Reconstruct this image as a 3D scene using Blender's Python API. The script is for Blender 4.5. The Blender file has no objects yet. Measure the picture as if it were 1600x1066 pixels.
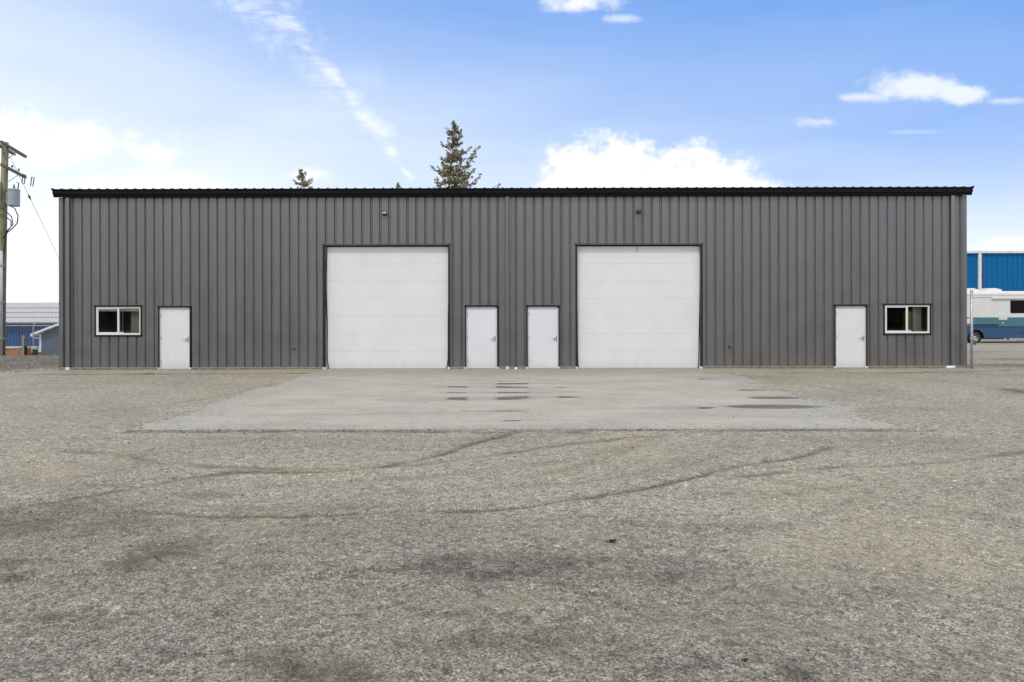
import bpy, bmesh, math, random
import numpy as np
from mathutils import Vector, Matrix
R = math.radians
rnd = random.Random(7)
scene = bpy.context.scene
C = scene.collection

# ------------------------------------------------------------------ camera
cd = bpy.data.cameras.new('camera'); cam = bpy.data.objects.new('camera', cd); C.objects.link(cam)
cd.sensor_width = 36; cd.lens = 24.0; cd.shift_y = -0.02125; cd.clip_start = 0.1; cd.clip_end = 3000
yaw, roll = R(0.1177), R(-0.1223)
cam.matrix_world = Matrix.Translation((0.0375, -23.0, 1.6707)) @ Matrix.Rotation(yaw, 4, 'Z') @ Matrix.Rotation(R(90), 4, 'X') @ Matrix.Rotation(roll, 4, 'Z')
scene.camera = cam
scene.view_settings.view_transform = 'Standard'
scene.view_settings.look = 'None'
scene.view_settings.exposure = 0.18
scene.view_settings.gamma = 1.0
scene.view_settings.use_curve_mapping = False
scene.render.engine = 'CYCLES'

# ------------------------------------------------------------------ sky
SUN_EL, SUN_AZ = R(58), R(205)          # azimuth measured clockwise from +Y: behind the camera, a little to the left
world = bpy.data.worlds.new('World'); scene.world = world; world.use_nodes = True
nt = world.node_tree; nt.nodes.clear()
class NB:
    """small node-building helper"""
    def __init__(s, nt): s.nt = nt
    def n(s, t, **kw):
        o = s.nt.nodes.new(t)
        for k, v in kw.items(): setattr(o, k, v)
        return o
    def _in(s, sock, v):
        if v is None: return
        if isinstance(v, bpy.types.NodeSocket): s.nt.links.new(v, sock)
        else: sock.default_value = v
    def m(s, op, a, b=None, c=None, clamp=False):
        o = s.n('ShaderNodeMath', operation=op); o.use_clamp = clamp
        s._in(o.inputs[0], a); s._in(o.inputs[1], b)
        if c is not None: s._in(o.inputs[2], c)
        return o.outputs[0]
    def v(s, op, a, b=None):
        o = s.n('ShaderNodeVectorMath', operation=op); s._in(o.inputs[0], a); s._in(o.inputs[1], b)
        return o.outputs[1] if op in ('LENGTH', 'DOT_PRODUCT', 'DISTANCE') else o.outputs[0]
    def sm(s, x, a, b, lo=0.0, hi=1.0):
        o = s.n('ShaderNodeMapRange', interpolation_type='SMOOTHSTEP')
        s._in(o.inputs[0], x); s._in(o.inputs[1], a); s._in(o.inputs[2], b); s._in(o.inputs[3], lo); s._in(o.inputs[4], hi)
        return o.outputs[0]
    def mix(s, f, a, b, mode='MIX'):
        o = s.n('ShaderNodeMix', data_type='RGBA', blend_type=mode)
        s._in(o.inputs[0], f); s._in(o.inputs[6], a); s._in(o.inputs[7], b)
        return o.outputs[2]
    def noise(s, vec, scale, detail=4, rough=.55, dist=0.0, dim='3D'):
        o = s.n('ShaderNodeTexNoise', noise_dimensions=dim); s._in(o.inputs['Vector'], vec)
        o.inputs['Scale'].default_value = scale; o.inputs['Detail'].default_value = detail
        o.inputs['Roughness'].default_value = rough; o.inputs['Distortion'].default_value = dist
        return o.outputs[0]
    def ramp(s, f, stops, interp='LINEAR'):
        o = s.n('ShaderNodeValToRGB'); s._in(o.inputs[0], f); cr = o.color_ramp; cr.interpolation = interp
        while len(cr.elements) < len(stops): cr.elements.new(.5)
        for e, (p, c) in zip(cr.elements, stops):
            e.position = p; e.color = (c[0], c[1], c[2], 1) if len(c) == 3 else c
        return o.outputs[0]
    def comb(s, x, y, z):
        o = s.n('ShaderNodeCombineXYZ'); s._in(o.inputs[0], x); s._in(o.inputs[1], y); s._in(o.inputs[2], z); return o.outputs[0]
    def sep(s, v):
        o = s.n('ShaderNodeSeparateXYZ'); s._in(o.inputs[0], v); return o.outputs
w = NB(nt)
sky = w.n('ShaderNodeTexSky', sky_type='NISHITA'); sky.sun_disc = False
sky.sun_elevation = SUN_EL; sky.sun_rotation = SUN_AZ
sky.air_density = 1.0; sky.dust_density = 0.6; sky.ozone_density = 1.6; sky.altitude = 50
d = w.n('ShaderNodeTexCoord').outputs['Generated']
dx, dy, dz = w.sep(d)
front = w.sm(dy, 0.12, 0.3)
ysafe = w.m('MAXIMUM', dy, 0.12)
u = w.m('DIVIDE', dx, ysafe); v = w.m('DIVIDE', dz, ysafe)
uv = w.comb(u, v, 0.0)
base = w.mix(1.0, sky.outputs[0], (1.0, 1.04, 1.12, 1), 'MULTIPLY')
K = 1.0 / 0.12                          # radiance 1.0 expressed at background strength 0.12
def col(r, g, b): return (r * K, g * K, b * K, 1)
# high thin veil, thicker towards the horizon and to the left
uv_st = w.comb(w.m('MULTIPLY', dx, 1.0), w.m('MULTIPLY', dy, 1.0), w.m('MULTIPLY', dz, 4.5))
vn = w.noise(uv_st, 1.6, 5, .55, .6)
vt = w.m('ADD', w.m('ADD', w.m('MULTIPLY', dz, 2.25), w.m('MULTIPLY', dx, 0.46)), -.03)
vt = w.m('ADD', vt, w.m('MULTIPLY', w.m('SUBTRACT', vn, .5), .42))
veil = w.ramp(vt, [(0.0, (1, 1, 1)), (.22, (.86, .86, .86)), (.45, (.60, .60, .60)), (.74, (.24, .24, .24)), (1.0, (.03, .03, .03))])
skyc = w.mix(veil, w.mix(0.8, base, col(.175, .385, .86)), col(.86, .93, 1.0))
hor = w.sm(dz, 0.0, 0.2, 1.0, 0.0)
skyc = w.mix(w.m('MULTIPLY', hor, .75), skyc, col(1.0, 1.02, 1.06))
# broken cloud over the rest of the sky
gn = w.noise(w.comb(dx, dy, w.m('MULTIPLY', dz, 2.4)), 2.3, 7, .58, .3)
gen = w.sm(gn, .36, .56)
frontv = w.m('MULTIPLY', front, w.sm(v, .62, .85, 1.0, 0.0))
gen = w.m('MULTIPLY', gen, w.m('SUBTRACT', 1.0, frontv))
skyc = w.mix(w.m('MULTIPLY', gen, .92), skyc, col(1.12, 1.09, 1.04))
# cumulus seen over the building
n1 = w.noise(w.v('MULTIPLY', uv, (.7, 1.25, 1)), 11.0, 8, .62, .3); n2 = w.noise(uv, 30.0, 6, .6, .0)
nn = w.m('ADD', w.m('MULTIPLY', w.m('SUBTRACT', n1, .5), 2.5), w.m('MULTIPLY', w.m('SUBTRACT', n2, .5), 1.3))
def P2(px, py): return ((px - 800) / 1067.0, (499 - py) / 1067.0)
# centre, half sizes, softness, strength, noise amount
clouds = [
    (925, 280, 92, 68, .5, 1.0, .8), (1030, 285, 115, 66, .5, 1.0, .8), (1130, 292, 80, 46, .6, 1.0, .8), (975, 250, 70, 46, .5, 1.0, .7), (1180, 300, 60, 30, .7, .9, .8), (880, 300, 60, 50, .6, 1.0, .7),
    (110, 226, 190, 42, .8, 1.0, .9), (10, 210, 110, 50, .8, .95, .8), (230, 235, 80, 26, .8, .8, 1.0), (235, 296, 120, 42, .5, 1.0, .7), (160, 300, 80, 34, .6, 1.0, .7), (310, 300, 60, 30, .7, .85, .9),
    (1425, 138, 96, 27, .9, .66, 1.0), (1500, 150, 62, 19, .8, .65, 1.0), (1345, 154, 58, 12, .9, .55, 1.0), (1285, 192, 52, 11, 1.0, .5, .9), (1565, 160, 45, 8, 1.0, .4, .8),
    (895, 5, 72, 20, .9, .75, 1.0), (965, 30, 42, 9, 1.0, .45, 1.0), (485, 272, 44, 14, .9, .6, .7), (1570, 382, 66, 18, .9, .9, .7), (1430, 208, 60, 6, 1.0, .25, .6), (560, 120, 60, 30, 1.0, .10, 1.0),
]
mask = None
for (px, py, hx, hy, soft, amt, na) in clouds:
    c = P2(px, py)
    q = w.v('DIVIDE', w.v('SUBTRACT', uv, (c[0], c[1], 0)), (hx / 1067., hy / 1067., 1))
    dd = w.m('ADD', w.v('LENGTH', q), w.m('MULTIPLY', nn, na))
    mk = w.m('MULTIPLY', w.sm(dd, 1.0, 1.0 - soft), amt)
    mask = mk if mask is None else w.m('MAXIMUM', mask, mk)
# wispy aircraft trail
trail = [((360, -20), (440, 40), 34, .50), ((440, 8), (475, 70), 12, .6), ((475, 72), (540, 140), 11, .62), ((478, 88), (520, 140), 24, .26), ((540, 140), (562, 182), 12, .55), ((562, 180), (600, 212), 13, .55), ((598, 210), (614, 246), 9, .6), ((612, 244), (640, 278), 4, .5)]
wn = w.noise(w.comb(w.m('MULTIPLY', u, 1.0), w.m('MULTIPLY', v, 1.0), 0.0), 26.0, 6, .62, .4)
wn2 = w.noise(w.comb(w.m('ADD', w.m('MULTIPLY', u, 18.0), w.m('MULTIPLY', v, 10.0)), w.m('MULTIPLY', v, 75.0), 0.0), 1.0, 4, .6, .3)
for (a, b, wd, amt) in trail:
    amt *= .85; wd *= 1.12
    A = P2(*a); B = P2(*b); ab = (B[0] - A[0], B[1] - A[1]); L2 = ab[0] ** 2 + ab[1] ** 2
    pa = w.v('SUBTRACT', uv, (A[0], A[1], 0))
    h = w.m('DIVIDE', w.v('DOT_PRODUCT', pa, (ab[0], ab[1], 0)), L2, clamp=True)
    cx = w.comb(w.m('MULTIPLY', h, ab[0]), w.m('MULTIPLY', h, ab[1]), 0.0)
    dist = w.m('DIVIDE', w.v('LENGTH', w.v('SUBTRACT', pa, cx)), wd / 1067.)
    dist = w.m('ADD', dist, w.m('ADD', w.m('MULTIPLY', w.m('SUBTRACT', wn, .5), 3.4), w.m('MULTIPLY', w.m('SUBTRACT', n2, .5), 1.6)))
    mk = w.m('MULTIPLY', w.sm(dist, 1.5, -.2), amt)
    mk = w.m('MULTIPLY', mk, w.sm(wn2, .38, .6, .25, 1.0))
    mask = w.m('MAXIMUM', mask, mk)
mask = w.m('MULTIPLY', mask, front)
shade = w.sm(w.m('ADD', n1, w.m('MULTIPLY', v, .6)), .35, .75)
ccol = w.mix(shade, col(.93, .95, .99), col(1.04, 1.04, 1.04))
skyc = w.mix(mask, skyc, ccol)
skyc = w.mix(w.sm(dz, -0.02, -0.25), skyc, col(.35, .34, .32))
bg = w.n('ShaderNodeBackground'); nt.links.new(skyc, bg.inputs[0]); bg.inputs[1].default_value = 0.12
out = w.n('ShaderNodeOutputWorld'); nt.links.new(bg.outputs[0], out.inputs[0])
world.cycles.sampling_method = 'MANUAL'; world.cycles.sample_map_resolution = 1024

# ------------------------------------------------------------------ sun (soft, through thin cloud)
sd = bpy.data.lights.new('sun', 'SUN'); sd.energy = 1.5; sd.angle = R(10); sd.color = (1.0, .94, .86)
sun = bpy.data.objects.new('sun', sd); C.objects.link(sun)
sv = Vector((math.sin(SUN_AZ) * math.cos(SUN_EL), math.cos(SUN_AZ) * math.cos(SUN_EL), math.sin(SUN_EL)))
sun.rotation_euler = sv.to_track_quat('Z', 'Y').to_euler()

# ------------------------------------------------------------------ materials
def new_mat(name):
    m = bpy.data.materials.new(name); m.use_nodes = True; m.node_tree.nodes.clear()
    b = NB(m.node_tree); p = b.n('ShaderNodeBsdfPrincipled'); o = b.n('ShaderNodeOutputMaterial')
    b.nt.links.new(p.outputs[0], o.inputs[0]); return m, b, p
def simple(name, c, rough=.5, metal=0.0, var=.12, scale=3.0, bump=0.0, bscale=60, spec=.5, stretch=(1, 1, 1), rvar=.08):
    m, b, p = new_mat(name)
    pos = b.n('ShaderNodeTexCoord').outputs['Object']
    sp = b.v('MULTIPLY', pos, stretch)
    n = b.noise(sp, scale, 6, .6)
    lo = tuple(x * (1 - var) for x in c) + (1,); hi = tuple(min(1, x * (1 + var)) for x in c) + (1,)
    b._in(p.inputs['Base Color'], b.mix(b.sm(n, .3, .7), lo, hi))
    b._in(p.inputs['Roughness'], b.sm(b.noise(sp, scale * 2.3, 4, .6), .3, .7, max(.02, rough - rvar), min(1, rough + rvar)))
    p.inputs['Metallic'].default_value = metal; p.inputs['Specular IOR Level'].default_value = spec
    if bump:
        bn = b.n('ShaderNodeBump'); bn.inputs['Strength'].default_value = 1; bn.inputs['Distance'].default_value = bump
        b._in(bn.inputs['Height'], b.noise(pos, bscale, 4, .6)); b._in(p.inputs['Normal'], bn.outputs[0])
    return m
def painted_steel(name, c, rough, dust=.35):
    """coil-coated sheet: faint vertical runs, dust washed up from the ground near z=0"""
    m, b, p = new_mat(name)
    pos = b.n('ShaderNodeNewGeometry').outputs['Position']
    x, y, z = b.sep(pos)
    n = b.noise(b.v('MULTIPLY', pos, (9, 9, .35)), 1.0, 6, .6)
    n2 = b.noise(pos, 1.3, 5, .55)
    cc = b.mix(b.sm(b.m('ADD', b.m('MULTIPLY', n, .6), b.m('MULTIPLY', n2, .4)), .3, .7), tuple(k * .93 for k in c) + (1,), tuple(k * 1.07 for k in c) + (1,))
    # every sheet is a touch different
    cell = b.m('FLOOR', b.m('DIVIDE', x, .9144)); wn_ = b.n('ShaderNodeTexWhiteNoise', noise_dimensions='1D'); b._in(wn_.inputs['W'], cell)
    cc = b.mix(1.0, cc, b.mix(wn_.outputs[0], (.955, .955, .955, 1), (1.045, 1.045, 1.045, 1)), 'MULTIPLY')
    dn = b.noise(b.v('MULTIPLY', pos, (3, 3, 1.5)), 1.0, 7, .65)
    dm = b.m('MULTIPLY', b.sm(b.m('ADD', z, b.m('MULTIPLY', dn, -.55)), .35, -.25), dust)
    cc = b.mix(dm, cc, (.33, .29, .235, 1))
    st = b.noise(b.v('MULTIPLY', pos, (26, 26, .5)), 1.0, 3, .5)
    cc = b.mix(b.m('MULTIPLY', b.sm(st, .66, .8), .10), cc, (.42, .42, .42, 1))
    b._in(p.inputs['Base Color'], cc)
    b._in(p.inputs['Roughness'], b.sm(n2, .3, .7, rough - .06, rough + .08)); p.inputs['Specular IOR Level'].default_value = .6; p.inputs['Metallic'].default_value = .6
    return m
M = {}
M['wall'] = painted_steel('charcoal_wall_steel', (.200, .198, .204), .36, .2)
M['down'] = painted_steel('charcoal_downspout_steel', (.235, .234, .24), .36, .2)
M['black'] = simple('black_trim_steel', (.012, .012, .014), .38, var=.2, scale=4)
M['gutter'] = simple('black_gutter_steel', (.006, .006, .008), .42, var=.3, scale=1.5, bump=.004, bscale=3, stretch=(.4, 1, 1), spec=.16)
M['flash'] = simple('dark_grey_flashing', (.075, .075, .078), .4)
M['rubber'] = simple('black_rubber', (.012, .012, .012), .75, bump=.001)
M['screw'] = simple('painted_screw', (.06, .06, .062), .4)
M['inner'] = simple('inside_dark', (.22, .22, .215), .9)
M['concrete_edge'] = simple('foundation_concrete', (.23, .20, .155), .9, var=.35, scale=6, bump=.004, bscale=40)
M['lip'] = simple('beige_base_flashing', (.36, .33, .28), .55)
M['steel'] = simple('brushed_steel', (.42, .41, .40), .32, metal=1.0)
M['galv'] = simple('galvanised_steel', (.46, .48, .50), .48, metal=.55, scale=14, var=.2)
M['white_plastic'] = simple('white_pvc', (.80, .79, .76), .4, var=.05)
M['vinyl'] = simple('white_vinyl', (.80, .80, .78), .35, var=.04)
M['blind'] = simple('white_blind', (.72, .74, .68), .8)
M['drywall'] = simple('painted_drywall', (.66, .68, .58), .85)
M['sticker'] = simple('pale_blue_label', (.45, .58, .82), .4)
M['woodbrown'] = simple('brown_plywood', (.40, .24, .09), .7, var=.4, scale=5, stretch=(1, 1, 6))
def door_mat(name, c, z0=0.0, dirt=.35):
    m, b, p = new_mat(name)
    pos = b.n('ShaderNodeNewGeometry').outputs['Position']; x, y, z = b.sep(pos)
    n = b.noise(pos, 1.1, 6, .6); n2 = b.noise(b.v('MULTIPLY', pos, (14, 14, .8)), 1.0, 4, .6)
    cc = b.mix(b.sm(b.m('ADD', b.m('MULTIPLY', n, .7), b.m('MULTIPLY', n2, .3)), .3, .7), tuple(k * .965 for k in c) + (1,), tuple(min(k * 1.03, .9) for k in c) + (1,))
    g = b.sm(b.m('ADD', z, b.m('MULTIPLY', b.noise(b.v('MULTIPLY', pos, (5, 5, 2)), 1.0, 7, .65), -.5)), .10, -.3)
    cc = b.mix(b.m('MULTIPLY', g, dirt), cc, (.48, .43, .34, 1))
    sc = b.noise(b.v('MULTIPLY', pos, (3, 3, 9)), 2.2, 6, .7, .6)
    cc = b.mix(b.m('MULTIPLY', b.sm(sc, .62, .72), .07), cc, (.35, .34, .33, 1))
    b._in(p.inputs['Base Color'], cc); b._in(p.inputs['Roughness'], b.sm(n, .3, .7, .34, .5))
    bn = b.n('ShaderNodeBump'); bn.inputs['Strength'].default_value = .6; bn.inputs['Distance'].default_value = .003
    b._in(bn.inputs['Height'], b.noise(b.v('MULTIPLY', pos, (1, 1, 1.4)), 3.0, 3, .5)); b._in(p.inputs['Normal'], bn.outputs[0])
    return m
M['door'] = door_mat('white_steel_door', (.775, .78, .80))
M['od'] = door_mat('white_insulated_panel', (.785, .785, .79))
def glass_mat(name, tint, refl=1.0):
    m = bpy.data.materials.new(name); m.use_nodes = True; m.node_tree.nodes.clear(); b = NB(m.node_tree)
    tr = b.n('ShaderNodeBsdfTransparent'); tr.inputs[0].default_value = tint + (1,)
    gl = b.n('ShaderNodeBsdfGlossy'); gl.inputs['Roughness'].default_value = .02
    fr = b.n('ShaderNodeFresnel'); fr.inputs[0].default_value = 1.5
    mx = b.n('ShaderNodeMixShader'); b._in(mx.inputs[0], b.m('MULTIPLY', fr.outputs[0], refl, clamp=True))
    b.nt.links.new(tr.outputs[0], mx.inputs[1]); b.nt.links.new(gl.outputs[0], mx.inputs[2])
    o = b.n('ShaderNodeOutputMaterial'); b.nt.links.new(mx.outputs[0], o.inputs[0]); return m
M['glass'] = glass_mat('window_glass', (.86, .9, .86), 1.6)
M['rvglass'] = simple('dark_tinted_glass', (.012, .012, .014), .05, spec=.6, var=0)

# ------------------------------------------------------------------ mesh helpers
class MB:
    def __init__(s): s.v = []; s.f = []
    def add(s, vs, fs):
        o = len(s.v); s.v += [tuple(p) for p in vs]; s.f += [tuple(i + o for i in f) for f in fs]; return s
    def box(s, x0, x1, y0, y1, z0, z1):
        return s.add([(x0, y0, z0), (x1, y0, z0), (x1, y1, z0), (x0, y1, z0), (x0, y0, z1), (x1, y0, z1), (x1, y1, z1), (x0, y1, z1)],
                     [(0, 3, 2, 1), (4, 5, 6, 7), (0, 1, 5, 4), (1, 2, 6, 5), (2, 3, 7, 6), (3, 0, 4, 7)])
    def bbox(s, x0, x1, y0, y1, z0, z1, r=.004):
        """box with bevelled front edges (towards -y)"""
        a = [(x0, y1, z0), (x1, y1, z0), (x1, y1, z1), (x0, y1, z1)]; b_ = [(x0, y0 + r, z0), (x1, y0 + r, z0), (x1, y0 + r, z1), (x0, y0 + r, z1)]
        c = [(x0 + r, y0, z0 + r), (x1 - r, y0, z0 + r), (x1 - r, y0, z1 - r), (x0 + r, y0, z1 - r)]
        fs = [(3, 2, 1, 0)]
        for i in range(4):
            j = (i + 1) % 4; fs += [(i, j, 4 + j, 4 + i), (4 + i, 4 + j, 8 + j, 8 + i)]
        fs.append((8, 9, 10, 11)); return s.add(a + b_ + c, fs)
    def tube(s, pts, r, n=8, cap=True):
        pts = [Vector(p) for p in pts]; rs = r if isinstance(r, (list, tuple)) else [r] * len(pts)
        vs = []; up = Vector((0, 0, 1)); last = None
        for i, p in enumerate(pts):
            t = (pts[min(i + 1, len(pts) - 1)] - pts[max(i - 1, 0)]).normalized()
            if last is None:
                a = t.cross(up); a = a if a.length > .05 else t.cross(Vector((1, 0, 0)))
            else: a = last - t * last.dot(t)
            a.normalize(); last = a; b_ = t.cross(a)
            for k in range(n):
                q = 2 * math.pi * k / n; vs.append(p + (a * math.cos(q) + b_ * math.sin(q)) * rs[i])
        fs = []
        for i in range(len(pts) - 1):
            for k in range(n):
                k2 = (k + 1) % n; fs.append((i * n + k, i * n + k2, (i + 1) * n + k2, (i + 1) * n + k))
        if cap: fs.append(tuple(range(n - 1, -1, -1))); fs.append(tuple((len(pts) - 1) * n + k for k in range(n)))
        return s.add(vs, fs)
    def prism(s, poly, x0, x1, axis='x'):
        """extrude a (y,z) polygon along x, or an (x,z) polygon along y"""
        n = len(poly)
        if axis == 'x': vs = [(x0, a, b_) for a, b_ in poly] + [(x1, a, b_) for a, b_ in poly]
        elif axis == 'y': vs = [(a, x0, b_) for a, b_ in poly] + [(a, x1, b_) for a, b_ in poly]
        else: vs = [(a, b_, x0) for a, b_ in poly] + [(a, b_, x1) for a, b_ in poly]
        fs = [(i, (i + 1) % n, n + (i + 1) % n, n + i) for i in range(n)] + [tuple(range(n - 1, -1, -1)), tuple(range(n, 2 * n))]
        return s.add(vs, fs)
    def lathe(s, prof, c, axis='z', n=16):
        vs = []
        for r, h in prof:
            for k in range(n):
                q = 2 * math.pi * k / n; a, b_ = r * math.cos(q), r * math.sin(q)
                vs.append({'z': (c[0] + a, c[1] + b_, c[2] + h), 'y': (c[0] + a, c[1] + h, c[2] + b_), 'x': (c[0] + h, c[1] + a, c[2] + b_)}[axis])
        fs = [(i * n + k, i * n + (k + 1) % n, (i + 1) * n + (k + 1) % n, (i + 1) * n + k) for i in range(len(prof) - 1) for k in range(n)]
        fs += [tuple(range(n)), tuple((len(prof) - 1) * n + k for k in range(n))]
        return s.add(vs, fs)
    def mesh(s, name, mat, smooth=False):
        me = bpy.data.meshes.new(name); me.from_pydata(s.v, [], s.f); me.materials.append(mat)
        bm = bmesh.new(); bm.from_mesh(me); bmesh.ops.recalc_face_normals(bm, faces=bm.faces); bm.to_mesh(me); bm.free()
        if smooth:
            me.polygons.foreach_set('use_smooth', [True] * len(me.polygons))
        return me
    def build(s, name, mat, parent=None, smooth=False):
        return link(name, s.mesh(name, mat, smooth), parent)
def link(name, me, parent=None):
    o = bpy.data.objects.new(name, me); C.objects.link(o)
    if parent is not None: o.parent = parent
    return o
def thing(name, label, cat, loc=(0, 0, 0), group=None):
    o = bpy.data.objects.new(name, None); C.objects.link(o); o.location = loc; o.empty_display_size = .2
    o['label'] = label; o['category'] = cat
    if group: o['group'] = group
    return o
def tag(o, label, cat, group=None):
    o['label'] = label; o['category'] = cat
    if group: o['group'] = group
    return o
def struct(o): o['kind'] = 'structure'; return o
def autosmooth(o, ang=35):
    me = o.data; me.polygons.foreach_set('use_smooth', [True] * len(me.polygons)); me.set_sharp_from_angle(angle=R(ang)); return o
def catenary(a, b_, sag, n=10):
    a, b_ = Vector(a), Vector(b_); return [a.lerp(b_, i / n) - Vector((0, 0, 4 * sag * (i / n) * (1 - i / n))) for i in range(n + 1)]

# ------------------------------------------------------------------ ground
def vnoise(x, y, seed):
    xi = np.floor(x).astype(np.int64); yi = np.floor(y).astype(np.int64); fx = x - xi; fy = y - yi
    fx = fx * fx * (3 - 2 * fx); fy = fy * fy * (3 - 2 * fy)
    def h(a, b_):
        n = (a * 374761393 + b_ * 668265263 + seed * 2246822519) & 0xffffffff
        n = ((n ^ (n >> 13)) * 1274126177) & 0xffffffff
        return ((n ^ (n >> 16)) & 0xffff) / 65535.0
    return (h(xi, yi) * (1 - fx) + h(xi + 1, yi) * fx) * (1 - fy) + (h(xi, yi + 1) * (1 - fx) + h(xi + 1, yi + 1) * fx) * fy
def fbm(x, y, s, o, seed, g=.5):
    t = 0; a = 1; tot = 0
    for k in range(o):
        t = t + a * (vnoise(x / s + 17.3 * k, y / s - 9.1 * k, seed + k) - .5); tot += a; a *= g; s /= 2.03
    return t / tot * 2
def sst(x, a, b_):
    t = np.clip((x - a) / (b_ - a), 0, 1); return t * t * (3 - 2 * t)
PATCHES = [(-2.7, -18.16, 0.34, 0.65, 0.8, 0.2), (-3.63, -17.5, 0.57, 0.24, 0.6, 0.2), (-0.63, -18.38, 0.69, 0.12, 0.9, 0), (0.28, -18.44, 0.34, 0.1, 0.6, 0), (-1.22, -19.65, 0.31, 0.24, 1, 0.4), (-2.48, -19.19, 0.34, 0.11, 0.8, 0), (-0.32, -19.31, 0.62, 0.27, 0.55, 0), (-0.49, -19.04, 0.33, 0.11, 0.7, 0.2), (-0.92, -18.81, 0.24, 0.1, 0.5, 0.3), (0.35, -19.49, 0.39, 0.27, 0.6, 0), (1.38, -19.64, 0.34, 0.19, 0.7, 0.1), (0.97, -19.13, 0.51, 0.15, 0.5, 0), (2.33, -19.76, 0.18, 0.15, 0.6, 0.1), (0.86, -19.44, 0.23, 0.14, 0.6, 0), (-1.65, -17.9, 0.38, 0.26, 0.5, 0), (-2.42, -17.21, 1.41, 0.19, 0.6, 0.1), (-1.34, -16.97, 0.68, 0.16, 0.4, 0), (2.81, -18.03, 0.98, 0.93, 0, 0.8), (1.77, -18.85, 0.62, 0.29, 0, 0.5), (4.84, -15.59, 0.96, 0.61, 0.0, 0.6), (-5.0, -15.45, 0.98, 0.95, 0, 0.6), (-4.8, -14.28, 0.49, 0.43, 0, 0.9), (-5.98, -14.66, 0.31, 0.58, 0, 0.8), (1.82, -14.64, 0.7, 0.23, 0, 0.8), (-2.24, -18.59, 0.7, 0.24, 0, 0.5), (11.58, -7.39, 0.5, 0.82, 1, 0.1), (6.91, -3.53, 1.08, 0.85, 0.3, 0.2), (5.99, -10.92, 0.67, 0.65, 0.3, 0), (4.45, -11.97, 1.02, 0.27, 0, 0.3), (-1.96, -16.37, 1.24, 0.49, 0.15, 0), (0.42, -17.75, 0.59, 0.39, 0.2, 0.1), (1.85, -17.82, 0.58, 0.45, 0, 0.3), (-7.01, -11.36, 1.31, 1.2, 0.2, 0), (-0.36, -18.86, 0.97, 0.13, 0, 0.5), (-7.67, -8.07, 2.39, 1.0, 0, 0.35), (9.8, -5.49, 1.93, 1.03, 0, 0.4),
           (-1.2, -20.35, .5, .3, .9, .5), (.6, -20.6, .8, .4, .6, 0), (-4.0, -17.35, 1.9, .55, .75, .35), (-2.75, -18.2, .25, .5, 1.0, .5), (-.1, -19.35, .9, .2, .85, 0), (-.25, -18.42, .85, .10, 1.0, 0), (1.45, -19.7, .3, .16, .9, .1), (.75, -19.75, .35, .14, .9, 0), (-1.1, -19.75, .3, .22, 1.0, .6),
           (-1.9, -16.9, 1.3, .18, .5, .1), (1.2, -17.4, 1.2, .10, .45, .1), (2.8, -16.4, 1.2, .12, .35, .2), (-6.5, -15.9, .8, .3, .4, .3), (-3.6, -13.6, .9, .2, .3, .2), (5.2, -13.6, 1.2, .2, .3, .2), (3.6, -18.9, .5, .1, .5, .1)]
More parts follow.
